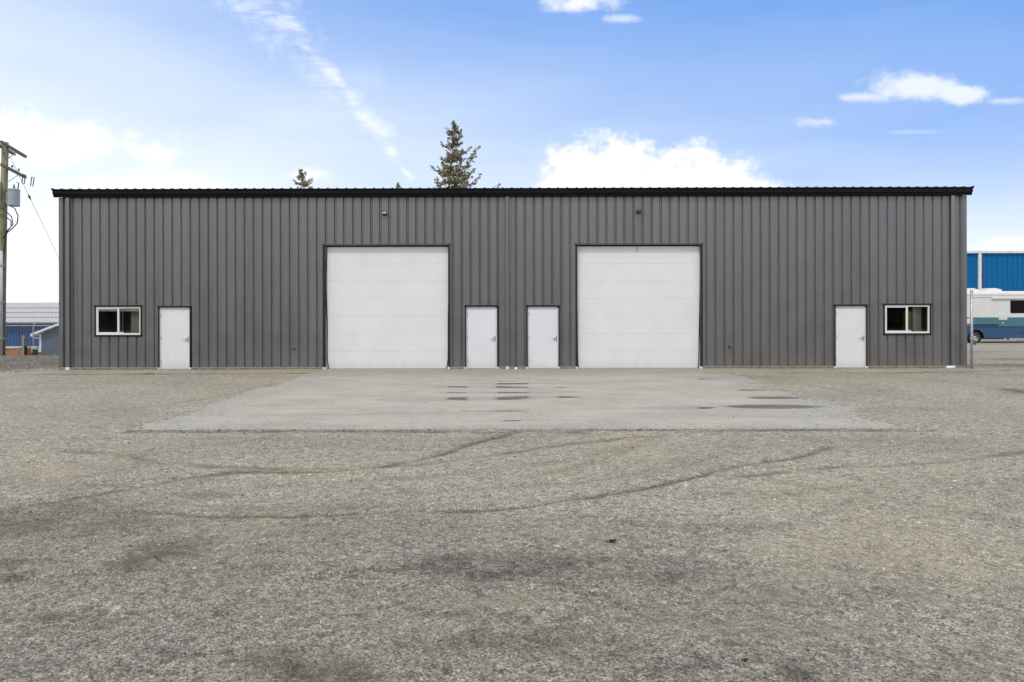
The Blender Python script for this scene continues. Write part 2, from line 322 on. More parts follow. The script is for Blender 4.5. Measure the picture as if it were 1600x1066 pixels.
# tyre ruts: points, half width, dampness, tan
RUTS = [
    ([(-7.5, -17.3), (-6.0, -17.25), (-4.52, -16.95), (-3.88, -16.4), (-3.11, -15.58), (-2.09, -15.49), (-1.12, -14.92), (-0.42, -13.66), (0.3, -12.7)], .10, .8, .5),
    ([(-5.7, -14.29), (-4.92, -14.51), (-4.12, -14.97), (-2.7, -15.36), (-1.3, -15.21), (-0.3, -14.63), (0.7, -13.91), (1.83, -13.33)], .10, .6, .9),
    ([(-3.6, -17.0), (-2.55, -17.16), (-1.83, -17.18), (-0.98, -17.07), (-0.2, -17.0), (0.31, -16.81), (1.01, -16.43), (1.73, -15.97), (2.65, -15.2), (3.41, -14.78), (4.1, -14.2)], .06, 1.0, .35),
    ([(2.46, -15.77), (3.62, -15.31), (4.72, -15.15), (6.45, -14.4), (9.5, -12.6)], .09, .6, .6),
    ([(0.25, -18.6), (0.35, -18.72), (0.57, -18.87), (0.62, -19.0)], .03, 1.0, .2),
    ([(0.37, -15.61), (1.18, -14.76), (1.76, -13.68)], .12, .35, .9),
    ([(-1.23, -18.55), (-0.84, -18.38), (-0.15, -18.38), (0.16, -18.32)], .05, .9, 0),
    ([(-3.2, -18.6), (-2.73, -18.49), (-2.52, -18.41)], .05, .8, .1),
    ([(.9, -18.0), (1.4, -17.95), (1.55, -18.0)], .03, .6, .2),
    ([(-5.75, -12.75), (-3, -12.73), (-1.0, -12.78), (.6, -12.85), (1.6, -12.72), (3.2, -12.8), (4.5, -12.72), (6.3, -12.8)], .13, 1.0, .25),
    ([(-.4, -12.95), (.4, -12.8), (1.0, -13.0)], .16, .9, .3), ([(1.9, -12.6), (2.9, -12.85)], .16, .9, .3),
    ([(-15.2, -1.98), (-11, -1.93), (-6.4, -1.9)], .22, .9, .2), ([(15.9, -1.2), (11.5, -2.0), (8.0, -2.1)], .22, .7, .2),
    ([(-12, -15.6), (-9, -13.0), (-6.5, -9.0), (-6.2, -5.0)], .16, .25, .7), ([(13, -14), (9.5, -11.0), (7.8, -8.0), (7.2, -4.0)], .16, .25, .6),
    ([(-5.2, -16.6), (-3.6, -14.6), (-1.6, -13.6), (1.2, -13.2)], .12, .22, .5), ([(-2.6, -16.2), (-.6, -15.6), (1.0, -14.6), (2.2, -13.2)], .14, .25, .5),
    ([(-1.0, -16.4), (.9, -15.9), (2.6, -14.6), (3.6, -13.0)], .10, .22, .5), ([(4.4, -16.9), (6.0, -15.4), (8.6, -14.0)], .14, .25, .5), ([(-9.5, -14.4), (-6.2, -13.4), (-2.0, -13.5)], .14, .22, .6),
    ([(.2, -17.6), (1.3, -17.75), (2.6, -17.2), (4.0, -15.9)], .08, .3, .3), ([(-4.2, -18.3), (-2.4, -18.75), (-.6, -18.8)], .08, .3, .3), ([(-7.5, -6.0), (-6.6, -4.5), (-6.3, -2.5)], .2, .1, 1.0), ([(4.2, -17.4), (3.0, -16.2), (2.0, -14.9)], .14, .2, .5),
]
def polydist(X, Y, pts):
    d_ = np.full(X.shape, 1e9)
    for (ax, ay), (bx, by) in zip(pts[:-1], pts[1:]):
        vx, vy = bx - ax, by - ay; t = np.clip(((X - ax) * vx + (Y - ay) * vy) / (vx * vx + vy * vy), 0, 1)
        d_ = np.minimum(d_, np.hypot(X - ax - t * vx, Y - ay - t * vy))
    return d_
def smooth_pts(pts, n=5):
    out = []
    P_ = [pts[0]] + list(pts) + [pts[-1]]
    for i in range(1, len(P_) - 2):
        p0, p1, p2, p3 = [np.array(q) for q in P_[i - 1:i + 3]]
        for k in range(n):
            t = k / n; out.append(tuple(.5 * (2 * p1 + (p2 - p0) * t + (2 * p0 - 5 * p1 + 4 * p2 - p3) * t * t + (3 * p1 - p0 - 3 * p2 + p3) * t ** 3)))
    out.append(tuple(pts[-1])); return out
def ground_fields(X, Y):
    jx = fbm(X, Y, 1.0, 4, 31) * .55; jy = fbm(X, Y, .8, 4, 57) * .30
    kx = fbm(X, Y, .16, 3, 131) * .06; ky = fbm(X, Y, .16, 3, 157) * .05
    XX, YY = X + jx + kx, Y + jy + ky
    pbrk = sst(fbm(X, Y, .35, 3, 191), -.4, .2)
    damp = np.zeros_like(X); tan = np.zeros_like(X); z = np.zeros_like(X)
    for (cx, cy, rx, ry, dm, tn) in PATCHES:
        q = np.sqrt(((XX - cx) / (rx * 1.25)) ** 2 + ((YY - cy) / (ry * 1.3)) ** 2); mk = (1 - sst(q, .0, 1.3)) * (.55 + .45 * pbrk)
        damp = np.maximum(damp, np.minimum(1, mk * dm * 1.15)); tan = np.maximum(tan, mk * tn)
    brk = .48 + .52 * sst(fbm(X, Y, .45, 3, 91), -.3, .25)
    rx_, ry_ = X + kx * .8 + jx * .06, Y + ky * .8 + jy * .08
    for pts, wd, dm, tn in RUTS:
        sp = smooth_pts(pts); ds = polydist(rx_, ry_, sp); mk = np.exp(-(ds / (wd * .8)) ** 2) * brk; mk2 = np.exp(-(ds / (wd * 2.6)) ** 2)
        damp = np.maximum(damp, np.minimum(mk * dm * 1.3, .9)); tan = np.maximum(tan, mk2 * tn * .5)
        z += -.014 * mk * dm + .010 * min(1, dm * 1.6) * np.exp(-((ds - wd * 1.9) / (wd * .8)) ** 2)
    near = 1 - sst(Y, 3, 40)
    macro = fbm(X * .8, Y, 2.4, 4, 5); macro2 = fbm(X * .45, Y, .8, 4, 77)
    damp = np.maximum(damp, np.maximum(sst(macro2 + macro * .6, -.02, .4) * 1.0, .46) * (1 - sst(Y + jy * 4 + X * .22, -18.9, -16.6)) * (1 - .55 * sst(X, .8, 3.5)) + sst(macro2, .25, .6) * .25)
    tan = np.maximum(tan, sst(fbm(X * .5, Y, 1.7, 4, 44), .1, .5) * .35)
    # dusty strip at the foot of the wall
    strip = sst(Y, -2.15, -1.75) * (1 - sst(np.abs(X), 16.2, 17.0)) * (Y < .6)
    tan = np.maximum(tan, strip * .5)
    z += macro * .012 + fbm(X, Y, .45, 3, 8) * .008 * near + fbm(X, Y, .11, 3, 21) * .0055 * near * (1 - .6 * strip)
    # dark coarse pile at the left, rubble right of the corner
    pile = (1 - sst(X + jx * 2, -16.3, -15.4)) * sst(Y + jy * 3, -2.6, -.6) * (1 - sst(Y, 8, 11))
    damp = np.maximum(damp, pile * .75); z += pile * (.07 + fbm(X, Y, 1.2, 3, 61) * .07)
    pr = np.exp(-(((XX - 17.2) / 1.6) ** 2 + ((YY - .2) / .9) ** 2)); damp = np.maximum(damp, pr * .8); z += pr * .10
    damp = np.maximum(damp, sst(X, 15.6, 16.5) * sst(fbm(X * .3, Y, 1.6, 3, 15), .1, .5) * .5 * sst(Y, 0, 3))
    z += -1.0 * sst(Y, 7.5, 15) * (1 - sst(X, -17, -13))
    z += .0
    # gravel laps over the edges of the concrete pad
    lx = -6.3 + (Y + 1.9) * (.6 / 10.8) * 1.0; lx = np.where(Y > -1.9, -6.35, -6.35 - (Y + 1.9) / 10.8 * .6)
    rxe = np.where(Y > -1.9, 6.45, 6.45 + (Y + 1.9) / 10.8 * .45)
    wob = fbm(X, Y, 1.1, 4, 66) * .45
    wb2 = wob + fbm(X, Y, .22, 3, 411) * .22
    inx = sst(X - lx + wb2 * .8, -.15, .35) * (1 - sst(X - rxe + wb2 * 1.9, -.8, .25)); iny = sst(Y + kx * .4 + wob * .05, -12.66, -12.58) * (Y < .35)
    pad = inx * iny
    z = z * (1 - pad) - .055 * pad
    z = z + .016 * (1 - pad) * (1 - sst(np.abs(X), 7, 9)) * sst(Y, -12.6, -12.4)
    front_drop = np.exp(-((Y + 12.75) / .12) ** 2) * (np.abs(X) < 6.3) * .018
    z -= front_drop * (1 - pad)
    under = (np.abs(X) < 15.35) & (Y > -.02) & (Y < 18.4)
    z = np.where(under, -.12, z)
    far = sst(Y, 18, 40); grass = np.zeros_like(X)
    return z, np.clip(damp, 0, 1), np.clip(tan, 0, 1)
def axis(segs):
    out = [segs[0][0]]
    for a, b_, st in segs:
        n = max(1, int(round((b_ - a) / st))); out += [a + (b_ - a) * (i + 1) / n for i in range(n)]
    return out
def geo(a, st, lim, g=1.25):
    o = []; x = a
    while x < lim: x += st; st *= g; o.append(x)
    return o
xs = axis([(-26, -16, .16), (-16, -8, .085), (-8, 8, .05), (8, 16, .085), (16, 26, .16)])
ex = geo(26, .3, 1500); xs = np.array([-q for q in ex[::-1]] + xs + ex)
ys = axis([(-23, -20.6, .08), (-20.6, -15, .033), (-15, -12.3, .05), (-12.3, 0.2, .11), (.2, 18.4, .22), (18.4, 40, .5)])
ys = np.array([-23 - q for q in geo(0, .2, 900)[::-1]] + ys + geo(40, .8, 1800))
GX, GY = np.meshgrid(xs, ys); gz, gdamp, gtan = ground_fields(GX, GY)
nx_, ny_ = len(xs), len(ys)
me = bpy.data.meshes.new('ground')
co = np.stack([GX, GY, gz], -1).reshape(-1, 3).astype(np.float32)
ii = (np.arange(ny_ - 1)[:, None] * nx_ + np.arange(nx_ - 1)[None, :]).ravel()
fc = np.stack([ii, ii + 1, ii + 1 + nx_, ii + nx_], -1).astype(np.int32)
me.vertices.add(len(co)); me.vertices.foreach_set('co', co.ravel())
me.loops.add(fc.size); me.loops.foreach_set('vertex_index', fc.ravel())
me.polygons.add(len(fc)); me.polygons.foreach_set('loop_start', np.arange(0, fc.size, 4, dtype=np.int32)); me.polygons.foreach_set('loop_total', np.full(len(fc), 4, dtype=np.int32))
me.update(); me.polygons.foreach_set('use_smooth', np.ones(len(fc), dtype=bool))
for nm, arr in (('damp', gdamp), ('tan', gtan)):
    at = me.attributes.new(nm, 'FLOAT', 'POINT'); at.data.foreach_set('value', arr.ravel().astype(np.float32))
struct(link('ground', me))
def gravel_mat():
    m, b, p = new_mat('gravel')
    pos = b.n('ShaderNodeNewGeometry').outputs['Position']
    damp = b.n('ShaderNodeAttribute', attribute_name='damp').outputs['Fac']; tan = b.n('ShaderNodeAttribute', attribute_name='tan').outputs['Fac']
    x, y, z = b.sep(pos); p2 = b.comb(x, y, 0.0)
    wob = b.n('ShaderNodeTexNoise'); b._in(wob.inputs['Vector'], p2); wob.inputs['Scale'].default_value = 40; wob.inputs['Detail'].default_value = 2
    pw = b.v('ADD', p2, b.v('MULTIPLY', wob.outputs['Color'], (.012, .012, 0)))
    def vor(scale, rnd_=1.0):
        o = b.n('ShaderNodeTexVoronoi', voronoi_dimensions='2D'); b._in(o.inputs['Vector'], pw); o.inputs['Scale'].default_value = scale; o.inputs['Randomness'].default_value = rnd_
        return o
    v1 = vor(108); v2 = vor(46); v3 = vor(18)
    def bright(v_, lo=.5, hi=1.6):
        c = b.sep(v_.outputs['Color']) if False else None
        s = b.n('ShaderNodeSeparateColor'); b._in(s.inputs[0], v_.outputs['Color']); return s.outputs
    s1 = bright(v1); s2 = bright(v2); s3 = bright(v3)
    stone = b.ramp(s1[0], [(0.0, (.07, .067, .06)), (.22, (.20, .192, .17)), (.55, (.31, .298, .262)), (.85, (.40, .384, .34)), (1.0, (.60, .58, .52))])
    big = b.ramp(s2[0], [(0.0, (.30, .29, .27)), (.5, (.95, .95, .95)), (.86, (1.12, 1.10, 1.06)), (1.0, (1.4, 1.37, 1.28))])
    c = b.mix(1.0, stone, b.mix(b.sm(s2[1], .35, .55, 0, .75), (1, 1, 1, 1), big), 'MULTIPLY')
    med = b.ramp(s3[0], [(0.0, (.52, .51, .50)), (.18, (.86, .86, .85)), (.5, (1, 1, 1)), (.9, (1.14, 1.13, 1.10)), (1.0, (1.4, 1.38, 1.34))])
    c = b.mix(.8, c, med, 'MULTIPLY')
    hue = b.ramp(s1[1], [(0.0, (1.12, .97, .80)), (.35, (1.0, 1.0, .97)), (.7, (.98, 1.0, 1.01)), (1.0, (.98, 1.01, .99))])
    c = b.mix(.8, c, hue, 'MULTIPLY')
    # fines between the stones
    gap = b.sm(b.m('ADD', v1.outputs['Distance'], b.m('MULTIPLY', b.noise(p2, 9, 4, .6), .35)), .55, .85)
    c = b.mix(b.m('MULTIPLY', gap, .5), c, (.25, .232, .195, 1))
    fine = b.noise(p2, 3.2, 6, .62); fine2 = b.noise(p2, .55, 5, .6)
    fm = b.sm(b.m('ADD', fine, b.m('MULTIPLY', tan, .55)), .58, .92)
    c = b.mix(b.m('MULTIPLY', fm, .34), c, (.345, .315, .255, 1))
    c = b.mix(b.m('MULTIPLY', tan, .22), c, (.33, .285, .215, 1))
    c = b.mix(tan, c, b.mix(1.0, c, (1.06, .985, .875, 1), 'MULTIPLY'))
    # clumps of damp fines, seen even far off
    cl = b.noise(b.v('MULTIPLY', p2, (1, 1.0, 1)), 13, 5, .72)
    c = b.mix(1.0, c, b.ramp(cl, [(.30, (.62, .61, .60)), (.46, (1, 1, 1)), (.7, (1.16, 1.15, 1.12))]), 'MULTIPLY')
    c = b.mix(1.0, c, b.ramp(fine2, [(.3, (.88, .88, .89)), (.5, (1, 1, 1)), (.72, (1.12, 1.1, 1.06))]), 'MULTIPLY')
    dn = b.m('MULTIPLY', damp, b.sm(b.noise(p2, 14, 5, .7), .25, .6, .55, 1.0))
    c = b.mix(dn, c, b.mix(1.0, c, (.30, .283, .265, 1), 'MULTIPLY'))
    c = b.mix(1.0, c, (GRAV, GRAV * .995, GRAV * .955, 1), 'MULTIPLY')
    b._in(p.inputs['Base Color'], c)
    b._in(p.inputs['Roughness'], b.m('SUBTRACT', .95, b.m('MULTIPLY', dn, .22)))
    p.inputs['Specular IOR Level'].default_value = .35
    h = b.m('ADD', b.m('MULTIPLY', b.m('SUBTRACT', 1.0, v1.outputs['Distance']), .0045), b.m('MULTIPLY', b.m('SUBTRACT', 1.0, v2.outputs['Distance']), .006))
    h = b.m('ADD', h, b.m('MULTIPLY', cl, .012))
    bn = b.n('ShaderNodeBump'); bn.inputs['Strength'].default_value = 1.0; bn.inputs['Distance'].default_value = 1.0
    b._in(bn.inputs['Height'], h); b._in(p.inputs['Normal'], bn.outputs[0])
    return m
GRAV = 1.12
M['gravel'] = gravel_mat(); me.materials.append(M['gravel'])

# concrete pad -------------------------------------------------------------
def concrete_mat():
    m, b, p = new_mat('pad_concrete')
    pos = b.n('ShaderNodeNewGeometry').outputs['Position']; x, y, z = b.sep(pos); p2 = b.comb(x, y, 0.0)
    n = b.noise(p2, .7, 7, .6); n2 = b.noise(p2, 6, 6, .65); n3 = b.noise(p2, 45, 4, .7)
    c = b.ramp(n, [(.3, (.325, .308, .255)), (.5, (.378, .358, .30)), (.7, (.43, .406, .343))])
    c = b.mix(1.0, c, b.ramp(n2, [(.3, (.87, .87, .86)), (.5, (1, 1, 1)), (.7, (1.08, 1.07, 1.05))]), 'MULTIPLY')
    c = b.mix(1.0, c, b.ramp(n3, [(.3, (.86, .86, .86)), (.5, (1, 1, 1)), (.72, (1.12, 1.12, 1.1))]), 'MULTIPLY')
    # broom sweeps across the slab, left by dragging gravel and tyres
    sw = b.noise(b.comb(b.m('MULTIPLY', x, .35), b.m('MULTIPLY', y, 2.6), 0.0), 1.0, 6, .65, .4)
    c = b.mix(b.m('MULTIPLY', b.sm(sw, .48, .68), .5), c, (.27, .25, .205, 1))
    c = b.mix(b.m('MULTIPLY', b.sm(b.noise(b.comb(b.m('MULTIPLY', x, .5), b.m('MULTIPLY', y, 1.4), 3.0), .8, 6, .6), .55, .7), .35), c, (.40, .355, .27, 1))
    # greenish darker band along the wall
    c = b.mix(b.sm(b.m('ADD', y, b.m('MULTIPLY', n2, .9)), -3.4, -.2, 0, .55), c, (.205, .20, .16, 1))
    # joints
    def line(v_, at, wd): return b.sm(b.m('ABSOLUTE', b.m('SUBTRACT', v_, at)), wd, 0.0)
    wz = b.m('MULTIPLY', b.m('SUBTRACT', b.noise(p2, 1.3, 5, .6), .5), .5)
    # standing water and damp rings
    pud = [(-.1, -5.3, 1.15, .22), (-.75, -6.12, 1.0, .24), (.35, -6.28, 1.25, .17), (-2.05, -8.85, .85, .30), (-.7, -8.6, 1.15, .36), (.65, -8.35, 1.0, .22), (-.15, -7.45, .95, .16), (-1.3, -7.45, .55, .12), (3.1, -10.15, .8, .24), (5.0, -10.02, 1.0, .34), (5.55, -8.55, .6, .28), (5.6, -7.0, .35, .16), (.0, -11.75, .16, .07), (4.9, -4.0, .9, .14), (-3.0, -4.9, .6, .08), (-.35, -10.55, .65, .07), (3.4, -6.0, .5, .08), (-.3, -4.6, .5, .08)]
    wet = None
    wb = b.v('ADD', p2, b.v('MULTIPLY', b.comb(b.m('SUBTRACT', b.noise(p2, 1.1, 5, .6), .5), b.m('SUBTRACT', b.noise(b.v('ADD', p2, (7, 3, 0)), 1.4, 5, .6), .5), 0.0), (.9, .22, 0)))
    for (cx, cy, rx, ry) in pud:
        q = b.v('LENGTH', b.v('DIVIDE', b.v('SUBTRACT', wb, (cx, cy, 0)), (rx, ry, 1)))
        mk = b.sm(q, 1.12, .72); wet = mk if wet is None else b.m('MAXIMUM', wet, mk)
    ring = b.sm(b.m('ABSOLUTE', b.m('SUBTRACT', wet, .5)), .5, .1)
    c = b.mix(b.m('MULTIPLY', wet, .8), c, b.mix(1.0, c, (.36, .36, .37, 1), 'MULTIPLY'))
    # dark specks of bitumen and stone
    vo = b.n('ShaderNodeTexVoronoi', voronoi_dimensions='2D'); b._in(vo.inputs['Vector'], p2); vo.inputs['Scale'].default_value = 5.5
    sc_ = b.n('ShaderNodeSeparateColor'); b._in(sc_.inputs[0], vo.outputs['Color'])
    spk = b.m('MULTIPLY', b.sm(vo.outputs['Distance'], .13, .06), b.m('GREATER_THAN', sc_.outputs[0], .62))
    c = b.mix(b.m('MULTIPLY', spk, .45), c, (.10, .095, .085, 1))
    # fine gravel and dirt trodden in from the sides and the front
    ex = b.m('ADD', b.m('ABSOLUTE', b.m('ADD', x, -.1)), b.m('MULTIPLY', b.m('ADD', y, 12.6), -.045))
    en = b.m('MULTIPLY', b.m('SUBTRACT', b.noise(p2, 1.1, 6, .62), .5), 5.0)
    em = b.m('MAXIMUM', b.sm(b.m('ADD', ex, en), 4.0, 6.6), b.sm(b.m('ADD', y, b.m('MULTIPLY', en, .18)), -11.9, -12.8))
    v5 = b.n('ShaderNodeTexVoronoi', voronoi_dimensions='2D'); b._in(v5.inputs['Vector'], p2); v5.inputs['Scale'].default_value = 34
    s5 = b.n('ShaderNodeSeparateColor'); b._in(s5.inputs[0], v5.outputs['Color'])
    gcol = b.ramp(s5.outputs[0], [(0.0, (.07, .067, .06)), (.25, (.21, .2, .175)), (.6, (.31, .295, .255)), (1.0, (.46, .44, .385))])
    c = b.mix(b.m('MULTIPLY', em, b.sm(s5.outputs[1], .15, .75, 1.0, .25)), c, gcol)
    b._in(p.inputs['Base Color'], c)
    rg = b.m('SUBTRACT', .9, b.m('MULTIPLY', b.sm(wet, .35, .9), .72)); b._in(p.inputs['Roughness'], rg)
    bn = b.n('ShaderNodeBump'); bn.inputs['Distance'].default_value = .004; b._in(bn.inputs['Strength'], b.m('SUBTRACT', 1.0, b.m('MULTIPLY', b.sm(wet, .4, .8), .97)))
    b._in(bn.inputs['Height'], b.m('ADD', n3, b.m('MULTIPLY', n2, 2.0))); b._in(p.inputs['Normal'], bn.outputs[0])
    return m
M['concrete'] = concrete_mat()
pb = MB()
poly = [(-6.1, -12.62), (6.5, -12.62), (6.75, -.35), (6.7, -.003), (-6.6, -.003), (-6.65, -.35)]
pb.prism(poly, -.14, 0.0, 'z')
struct(pb.build('concrete_pad', M['concrete']))

# loose stones -------------------------------------------------------------
def stone_mat():
    m, b, p = new_mat('loose_stone')
    r_ = b.n('ShaderNodeObjectInfo').outputs['Random']
    a = b.ramp(r_, [(0.0, (.10, .095, .088)), (.25, (.21, .20, .18)), (.45, (.31, .295, .265)), (.70, (.39, .37, .335)), (.84, (.36, .27, .18)), (.91, (.56, .53, .48)), (1.0, (.78, .76, .70))])
    n = b.noise(b.n('ShaderNodeTexCoord').outputs['Object'], 3.0, 4, .6)
    a = b.mix(1.0, a, b.ramp(n, [(.3, (.8, .8, .8)), (.7, (1.15, 1.15, 1.15))]), 'MULTIPLY')
    dp = b.n('ShaderNodeAttribute', attribute_name='damp', attribute_type='INSTANCER').outputs['Fac']; tn = b.n('ShaderNodeAttribute', attribute_name='tan', attribute_type='INSTANCER').outputs['Fac']
    a = b.mix(b.m('MULTIPLY', tn, .22), a, (.37, .31, .225, 1))
    a = b.mix(1.0, a, (1.0, .985, .94, 1), 'MULTIPLY')
    a = b.mix(dp, a, b.mix(1.0, a, (.42, .40, .38, 1), 'MULTIPLY'))
    b._in(p.inputs['Base Color'], a); p.inputs['Roughness'].default_value = .85; return m
M['stone'] = stone_mat()
stone_src = bpy.data.collections.new('stone_shapes')
def rock_mesh(k, mat):
    bm = bmesh.new(); bmesh.ops.create_icosphere(bm, subdivisions=2 if k < 3 else 1, radius=1)
    rr = random.Random(k * 11 + 3)
    cuts = [(Vector((rr.uniform(-1, 1), rr.uniform(-1, 1), rr.uniform(-1, 1))).normalized(), rr.uniform(.45, .8)) for _ in range(7)]
    for v_ in bm.verts:
        for n_, d_ in cuts:
            t = v_.co.dot(n_)
            if t > d_: v_.co -= n_ * (t - d_)
        v_.co = Vector((v_.co.x * rr.uniform(.98, 1.02), v_.co.y * .8, v_.co.z * .58))
    me_ = bpy.data.meshes.new('pebble'); bm.to_mesh(me_); bm.free(); me_.materials.append(mat); return me_
for k in range(5):
    o = bpy.data.objects.new('pebble_shape', rock_mesh(k, M['stone'])); stone_src.objects.link(o)
def scatter(name, pts, scl, seed, damp=None, tan=None):
    me_ = bpy.data.meshes.new(name); me_.vertices.add(len(pts)); me_.vertices.foreach_set('co', pts.astype(np.float32).ravel())
    a = me_.attributes.new('size', 'FLOAT', 'POINT'); a.data.foreach_set('value', scl.astype(np.float32))
    for nm_, ar_ in (('damp', damp), ('tan', tan)):
        if ar_ is not None: q_ = me_.attributes.new(nm_, 'FLOAT', 'POINT'); q_.data.foreach_set('value', ar_.astype(np.float32))
    o = link(name, me_); ng = bpy.data.node_groups.new(name, 'GeometryNodeTree')
    ng.interface.new_socket('Geometry', in_out='INPUT', socket_type='NodeSocketGeometry'); ng.interface.new_socket('Geometry', in_out='OUTPUT', socket_type='NodeSocketGeometry')
    N = ng.nodes.new; L = ng.links.new
    gi, go = N('NodeGroupInput'), N('NodeGroupOutput'); iop = N('GeometryNodeInstanceOnPoints'); ci = N('GeometryNodeCollectionInfo')
    ci.inputs['Collection'].default_value = stone_src; ci.inputs['Separate Children'].default_value = True; ci.inputs['Reset Children'].default_value = True
    m2p = N('GeometryNodeMeshToPoints'); L(gi.outputs[0], m2p.inputs[0]); L(m2p.outputs[0], iop.inputs['Points']); L(ci.outputs[0], iop.inputs['Instance'])
    iop.inputs['Pick Instance'].default_value = True
    ri = N('FunctionNodeRandomValue'); ri.data_type = 'INT'; ri.inputs[4].default_value = 0; ri.inputs[5].default_value = 4; ri.inputs['Seed'].default_value = seed; L(ri.outputs[2], iop.inputs['Instance Index'])
    rv = N('FunctionNodeRandomValue'); rv.data_type = 'FLOAT_VECTOR'; rv.inputs[0].default_value = (-.4, -.4, 0); rv.inputs[1].default_value = (.4, .4, 6.28); rv.inputs['Seed'].default_value = seed + 1
    e2 = N('FunctionNodeEulerToRotation'); L(rv.outputs[0], e2.inputs[0]); L(e2.outputs[0], iop.inputs['Rotation'])
    na = N('GeometryNodeInputNamedAttribute'); na.data_type = 'FLOAT'; na.inputs[0].default_value = 'size'; L(na.outputs[0], iop.inputs['Scale'])
    L(iop.outputs[0], go.inputs[0])
    md = o.modifiers.new('stones', 'NODES'); md.node_group = ng; o['kind'] = 'stuff'; return o
rs = np.random.RandomState(4)
N0 = 210000
dd_ = 2.5 + (rs.rand(N0) ** .8) * 15.5                         # distance in front of the viewpoint
X0 = (rs.rand(N0) * 2 - 1) * (dd_ * .82 + 1.0); Y0 = -23 + dd_
keep = Y0 < -12.75; X0, Y0 = X0[keep], Y0[keep]
cl = fbm(X0, Y0, .6, 4, 300); keep = rs.rand(len(X0)) < .30 + .7 * sst(cl, -.3, .35); X0, Y0 = X0[keep], Y0[keep]
Z0, D0, T0 = ground_fields(X0, Y0)
s0 = .0034 + .0045 * rs.rand(len(X0)) ** 2; bigm = rs.rand(len(X0)) < .07; s0[bigm] *= rs.uniform(1.4, 2.5, bigm.sum())
s0 *= (1 + .15 * (Y0 + 20) / 4)
kp = rs.rand(len(X0)) > np.clip(D0 - .5, 0, 1) * .9; X0, Y0, Z0, D0, T0, s0 = [q[kp] for q in (X0, Y0, Z0, D0, T0, s0)]
scatter('loose_gravel', np.stack([X0, Y0, Z0 + s0 * .15], -1), s0, 5, D0, T0)
# grit swept onto the slab
N1 = 2600; X1 = rs.uniform(-6.2, 6.3, N1); Y1 = rs.uniform(-12.55, -1.0, N1); keep = rs.rand(N1) < .12 + .6 * sst(-Y1, 9, 12.5) + .9 * sst(np.abs(X1), 4.9, 6.2); X1, Y1 = X1[keep], Y1[keep]
s1_ = .006 + .012 * rs.rand(len(X1)) ** 3; scatter('grit_on_slab', np.stack([X1, Y1, np.full(len(X1), .001) + s1_ * .2], -1), s1_, 9)
# coarse stones of the dark pile at the left and beside the right corner
N2 = 9000; X2 = rs.uniform(-24, -15.5, N2); Y2 = rs.uniform(-1.8, 9, N2); z2, d2, t2 = ground_fields(X2, Y2); s2_ = .012 + .03 * rs.rand(N2) ** 2
X3 = rs.normal(17.2, 1.6, 1800); Y3 = rs.normal(.2, .9, 1800); ok = (X3 > 15.5); X3, Y3 = X3[ok], Y3[ok]; z3, d3, t3 = ground_fields(X3, Y3); s3_ = .012 + .025 * rs.rand(len(X3)) ** 2
scatter('coarse_gravel', np.concatenate([np.stack([X2, Y2, z2], -1), np.stack([X3, Y3, z3], -1)]), np.concatenate([s2_, s3_]), 15, np.concatenate([d2, d3]), np.concatenate([t2, t3]))

# ------------------------------------------------------------------ the metal building
W = 15.29; DEP = 18.3; ZB = .07; ZT = 5.80; PITCH = .3048
bld = thing('metal_building', 'long charcoal ribbed-steel warehouse with two white overhead doors and black eave gutter', 'building')
OPEN = [(-6.36, -2.12, 4.22), (2.15, 6.39, 4.22)]                 # overhead doors x0,x1,top
DOORS = [(-11.92, -10.86), (-1.57, -.50), (.50, 1.57), (10.86, 11.92)]
WINS = [(-14.07, -12.50), (12.50, 14.07)]
holes = [(a, b_, ZB, t) for a, b_, t in OPEN] + [(a, b_, ZB, 2.13) for a, b_ in DOORS] + [(a, b_, 1.14, 2.15) for a, b_ in WINS]
def prof_y(t):
    """depth of the sheet (metres behind the outer face) at t metres along one 1-ft rib module; groove centred on t=0"""
    t = (t + PITCH / 2) % PITCH - PITCH / 2; a = abs(t)
    if a < .016: return .046
    if a < .044: return .046 * (1 - (a - .016) / .028)
    for bc in (.083, .121):
        if abs(a - bc) < .009: return .0045 * (1 - abs(a - bc) / .009)
    return 0.0
BRK = sorted([s * q for q in (.016, .044, .074, .083, .092, .112, .121, .130) for s in (-1, 1)])
def panel(x0, x1, phase, z0, z1, holes, yoff=0.0, flip=1):
    xs_ = {round(x0, 5), round(x1, 5)}
    k0 = int(math.floor((x0 - phase) / PITCH)) - 1; k1 = int(math.ceil((x1 - phase) / PITCH)) + 1
    for k in range(k0, k1 + 1):
        for q in BRK:
            xx = phase + k * PITCH + q
            if x0 + 1e-4 < xx < x1 - 1e-4: xs_.add(round(xx, 5))
    for h in holes:
        for q in h[:2]:
            if x0 < q < x1: xs_.add(round(q, 5))
    xs_ = sorted(xs_); mb = MB()
    for a, b_ in zip(xs_[:-1], xs_[1:]):
        if b_ - a < 1e-5: continue
        ya, yb = prof_y(a + 1e-6 - phase) + yoff, prof_y(b_ - 1e-6 - phase) + yoff
        mid = (a + b_) / 2; iv = [(z0, z1)]
        for h in holes:
            if h[0] - 1e-6 < mid < h[1] + 1e-6:
                nv = []
                for lo, hi in iv:
                    if h[2] > lo + 1e-6: nv.append((lo, min(hi, h[2])))
                    if h[3] < hi - 1e-6: nv.append((max(lo, h[3]), hi))
                iv = [q for q in nv if q[1] > q[0] + 1e-6]
        for lo, hi in iv: mb.add([(a, ya, lo), (b_, yb, lo), (b_, yb, hi), (a, ya, hi)], [(0, 1, 2, 3)])
    return mb
L_PH, R_PH = -.57 * PITCH, .41 * PITCH
GIRTS = [5.15, 4.45, 3.55, 2.3, .95]
